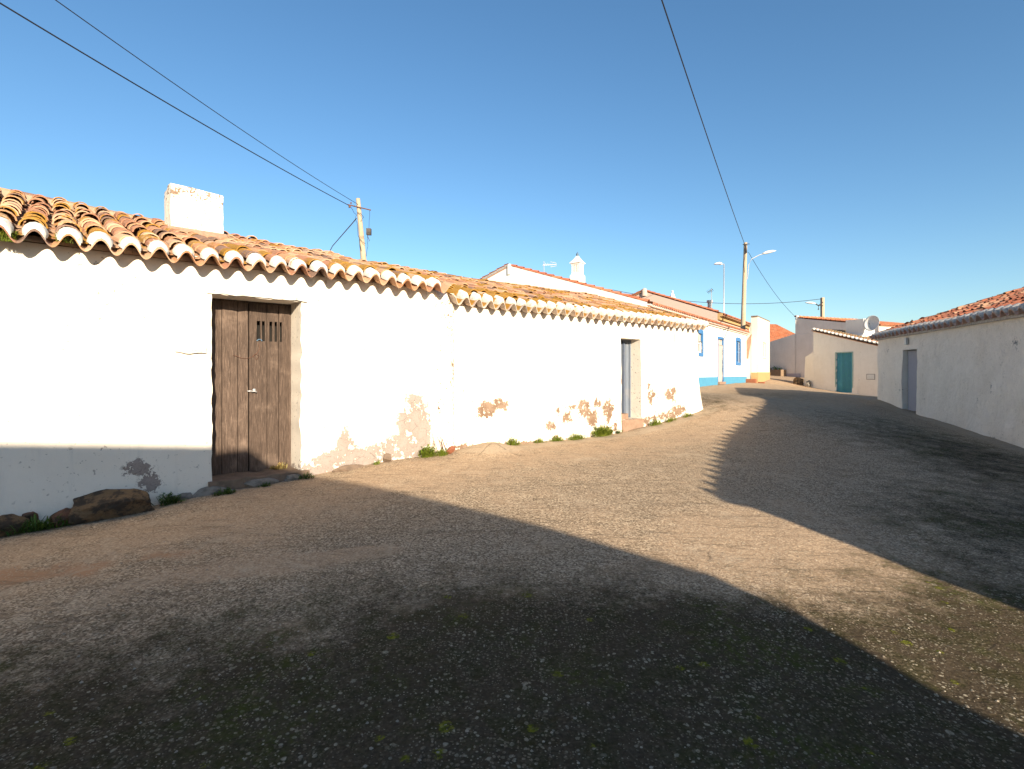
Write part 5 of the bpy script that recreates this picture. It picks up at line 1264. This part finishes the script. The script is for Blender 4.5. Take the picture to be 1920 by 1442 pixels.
weed('weed', onwall(2.47, -.16), 40, .07, .11, LEAF, 2, 'smaller green weed touching the broken red clay fragment')
mb = MB(); rr = random.Random(8)
for k in range(5):
    b = np.array(onwall(2.40 + .05 * k, -.09)); mb.tube([b, b + (rr.uniform(-.06, .03), 0, .14), b + (rr.uniform(-.12, -.02), 0, rr.uniform(.22, .32))], [.006, .005, .002], 5)
    mb.tube([b + (-.02, 0, .12), b + (rr.uniform(-.10, .02), 0, .2)], [.003, .0015], 4)
tag(mb.build('dry_twigs', RUST), 'bare dry twigs standing above the weeds at the wall joint', 'twigs')
weed('weed', onwall(1.50, -.08), 18, .04, .07, LEAF, 3, 'tiny green weed beside the small upright tan stone')
weed('weed', onwall(3.85, -.09), 40, .14, .13, LEAF, 4, 'green weed right of the concrete hump, first along the flaking wall')
weed('weed', onwall(4.45, -.09), 34, .14, .10, LEAF, 5, 'low green weed second along the flaking wall')
weed('weed', onwall(4.85, -.09), 44, .16, .11, LEAF, 6, 'green weed below the square brown plaster scar')
weed('weed', onwall(5.35, -.09), 60, .24, .12, LEAF, 7, 'long dense weed strip below the largest plaster scars')
weed('weed', onwall(6.05, -.10), 90, .30, .22, LEAF, 8, 'tallest weed clump on the flaking wall, left of the clay step')
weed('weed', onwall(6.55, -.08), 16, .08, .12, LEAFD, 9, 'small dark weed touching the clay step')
weed('weed', onwall(7.75, -.10), 50, .24, .13, LEAF, 10, 'green weed strip just right of the clay step')
weed('weed', onwall(8.3, -.12), 44, .24, .11, LEAF, 11, 'low weed in the middle of the last wall bay')
weed('weed', onwall(8.9, -.14), 34, .22, .11, LEAF, 12, 'last weed before the far corner of the flaking wall')
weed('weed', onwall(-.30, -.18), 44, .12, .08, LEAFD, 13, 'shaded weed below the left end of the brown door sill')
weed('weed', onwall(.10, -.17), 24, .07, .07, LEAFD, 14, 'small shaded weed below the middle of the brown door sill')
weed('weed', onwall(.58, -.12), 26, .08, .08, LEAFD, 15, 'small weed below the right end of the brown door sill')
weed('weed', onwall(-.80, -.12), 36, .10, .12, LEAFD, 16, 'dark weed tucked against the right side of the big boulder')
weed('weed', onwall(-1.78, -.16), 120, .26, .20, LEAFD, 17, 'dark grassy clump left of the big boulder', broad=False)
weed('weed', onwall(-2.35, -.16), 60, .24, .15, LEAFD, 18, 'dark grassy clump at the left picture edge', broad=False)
weed('dry_weed', (*LW(.40, .31), .34), 60, .12, .13, DRY, 19, 'dry straw-coloured weed growing on the door sill', broad=False)
q = p3(LW(-1.98, -.16), Z1 + .0); weed('roof_weed', q, 40, .06, .12, LEAF, 20, 'green weed rooted in the first eave channel at the picture edge', group='weeds in the roof tiles')
q = p3(LW(-1.62, -.17), Z1 + .05); weed('roof_weed', q, 22, .04, .09, LEAF, 21, 'small green weed between the second and third white eave bumps', group='weeds in the roof tiles')
for k, s in enumerate((1.15, 1.6, 2.15, 2.75, 3.35)):
    weed('plant', p3(UW(s, -.3), zp0 + .36), 26, .16, .3 + .14 * (k % 2), LEAFD, 60 + k, '', along=v3(SD), parent=pt)

# pebbles loose on the road: real small stones, uncountable
mb = MB(); rr = random.Random(77)
cnt = 0
while cnt < 2600:
    y = 1.6 + 9 * rr.random() ** 1.6; x = rr.uniform(-.98, .98) * y * 1.0 + 0
    q = np.array([x, y]); w = (q - LO) @ LN
    if w > -.1: continue
    cnt += 1
mbv = []
PX = []; PY = []
rr = random.Random(77)
while len(PX) < 2600:
    y = 1.6 + 9 * rr.random() ** 1.6; x = rr.uniform(-.98, .98) * y
    if (np.array([x, y]) - LO) @ LN > -.1: continue
    PX.append(x); PY.append(y)
PZ = gh(np.array(PX), np.array(PY))
for x, y, z in zip(PX, PY, PZ):
    z += .018 * mnoise.noise((x * .9, y * .9, 3.1)) + .008 * mnoise.noise((x * 3.1, y * 3.1, 1.7)) + .003 * mnoise.noise((x * 8, y * 8, 5.7))
    r = .0035 + .006 * rr.random() ** 3; a0_ = rr.random() * 6.28; vs = []
    for k in range(5):
        a_ = a0_ + k * 1.2566; vs.append((x + r * math.cos(a_) * rr.uniform(.8, 1.3), y + r * math.sin(a_), z - .001))
    vs.append((x, y, z + r * rr.uniform(.5, .9))); g_ = rr.uniform(.6, 1.3)
    mb.add(vs, [(k, (k + 1) % 5, 5) for k in range(5)], (.30 * g_, .25 * g_, .19 * g_))
tt = NT('loose_pebble'); PEB = tt.fin(tt.attr('tcol', 'Color'), .9, None, spec=.2)
gv = mb.build('gravel', PEB); gv['kind'] = 'stuff'

# ================================================================== LIGHT, SKY, CAMERA
w = bpy.data.worlds.new('World'); sc.world = w; w.use_nodes = True
nt = w.node_tree; nt.nodes.clear()
sky = nt.nodes.new('ShaderNodeTexSky'); sky.sky_type = 'NISHITA'; sky.sun_disc = False
sky.sun_elevation = SUN_EL; sky.sun_rotation = math.atan2(SUN_AZ[0], SUN_AZ[1])
sky.altitude = 100; sky.air_density = 1.0; sky.dust_density = .75; sky.ozone_density = 2.6
bg = nt.nodes.new('ShaderNodeBackground'); bg.inputs[1].default_value = .070
ow_ = nt.nodes.new('ShaderNodeOutputWorld'); tint = nt.nodes.new('ShaderNodeMix'); tint.data_type = 'RGBA'; tint.blend_type = 'MULTIPLY'; tint.inputs[0].default_value = 1.0; tint.inputs[7].default_value = (.93, .985, .975, 1); hs_n = nt.nodes.new('ShaderNodeHueSaturation'); hs_n.inputs['Saturation'].default_value = 1.12
nt.links.new(sky.outputs[0], tint.inputs[6]); nt.links.new(tint.outputs[2], hs_n.inputs['Color']); nt.links.new(hs_n.outputs[0], bg.inputs[0]); nt.links.new(bg.outputs[0], ow_.inputs[0])
sl_ = bpy.data.lights.new('sun', 'SUN'); sl_.energy = 3.9; sl_.angle = math.radians(.53); sl_.color = (1.0, .86, .66)
so = bpy.data.objects.new('sun', sl_); COL.objects.link(so)
dirv = Vector((SUN_AZ[0] * math.cos(SUN_EL), SUN_AZ[1] * math.cos(SUN_EL), math.sin(SUN_EL)))
so.rotation_euler = dirv.to_track_quat('Z', 'Y').to_euler(); so.location = (6, -6, 14)
cam = bpy.data.cameras.new('camera'); cam.sensor_width = 36; cam.lens = 36 * F; cam.shift_y = -21 / 1920; cam.clip_end = 8000; cam.clip_start = .05
co = bpy.data.objects.new('camera', cam); COL.objects.link(co); co.location = (0, 0, EYE); co.rotation_euler = (math.pi / 2, 0, 0)
sc.camera = co
vsn = sc.view_settings; vsn.view_transform = 'Standard'; vsn.look = 'None'; vsn.exposure = 1.5; vsn.gamma = 1; vsn.use_curve_mapping = False
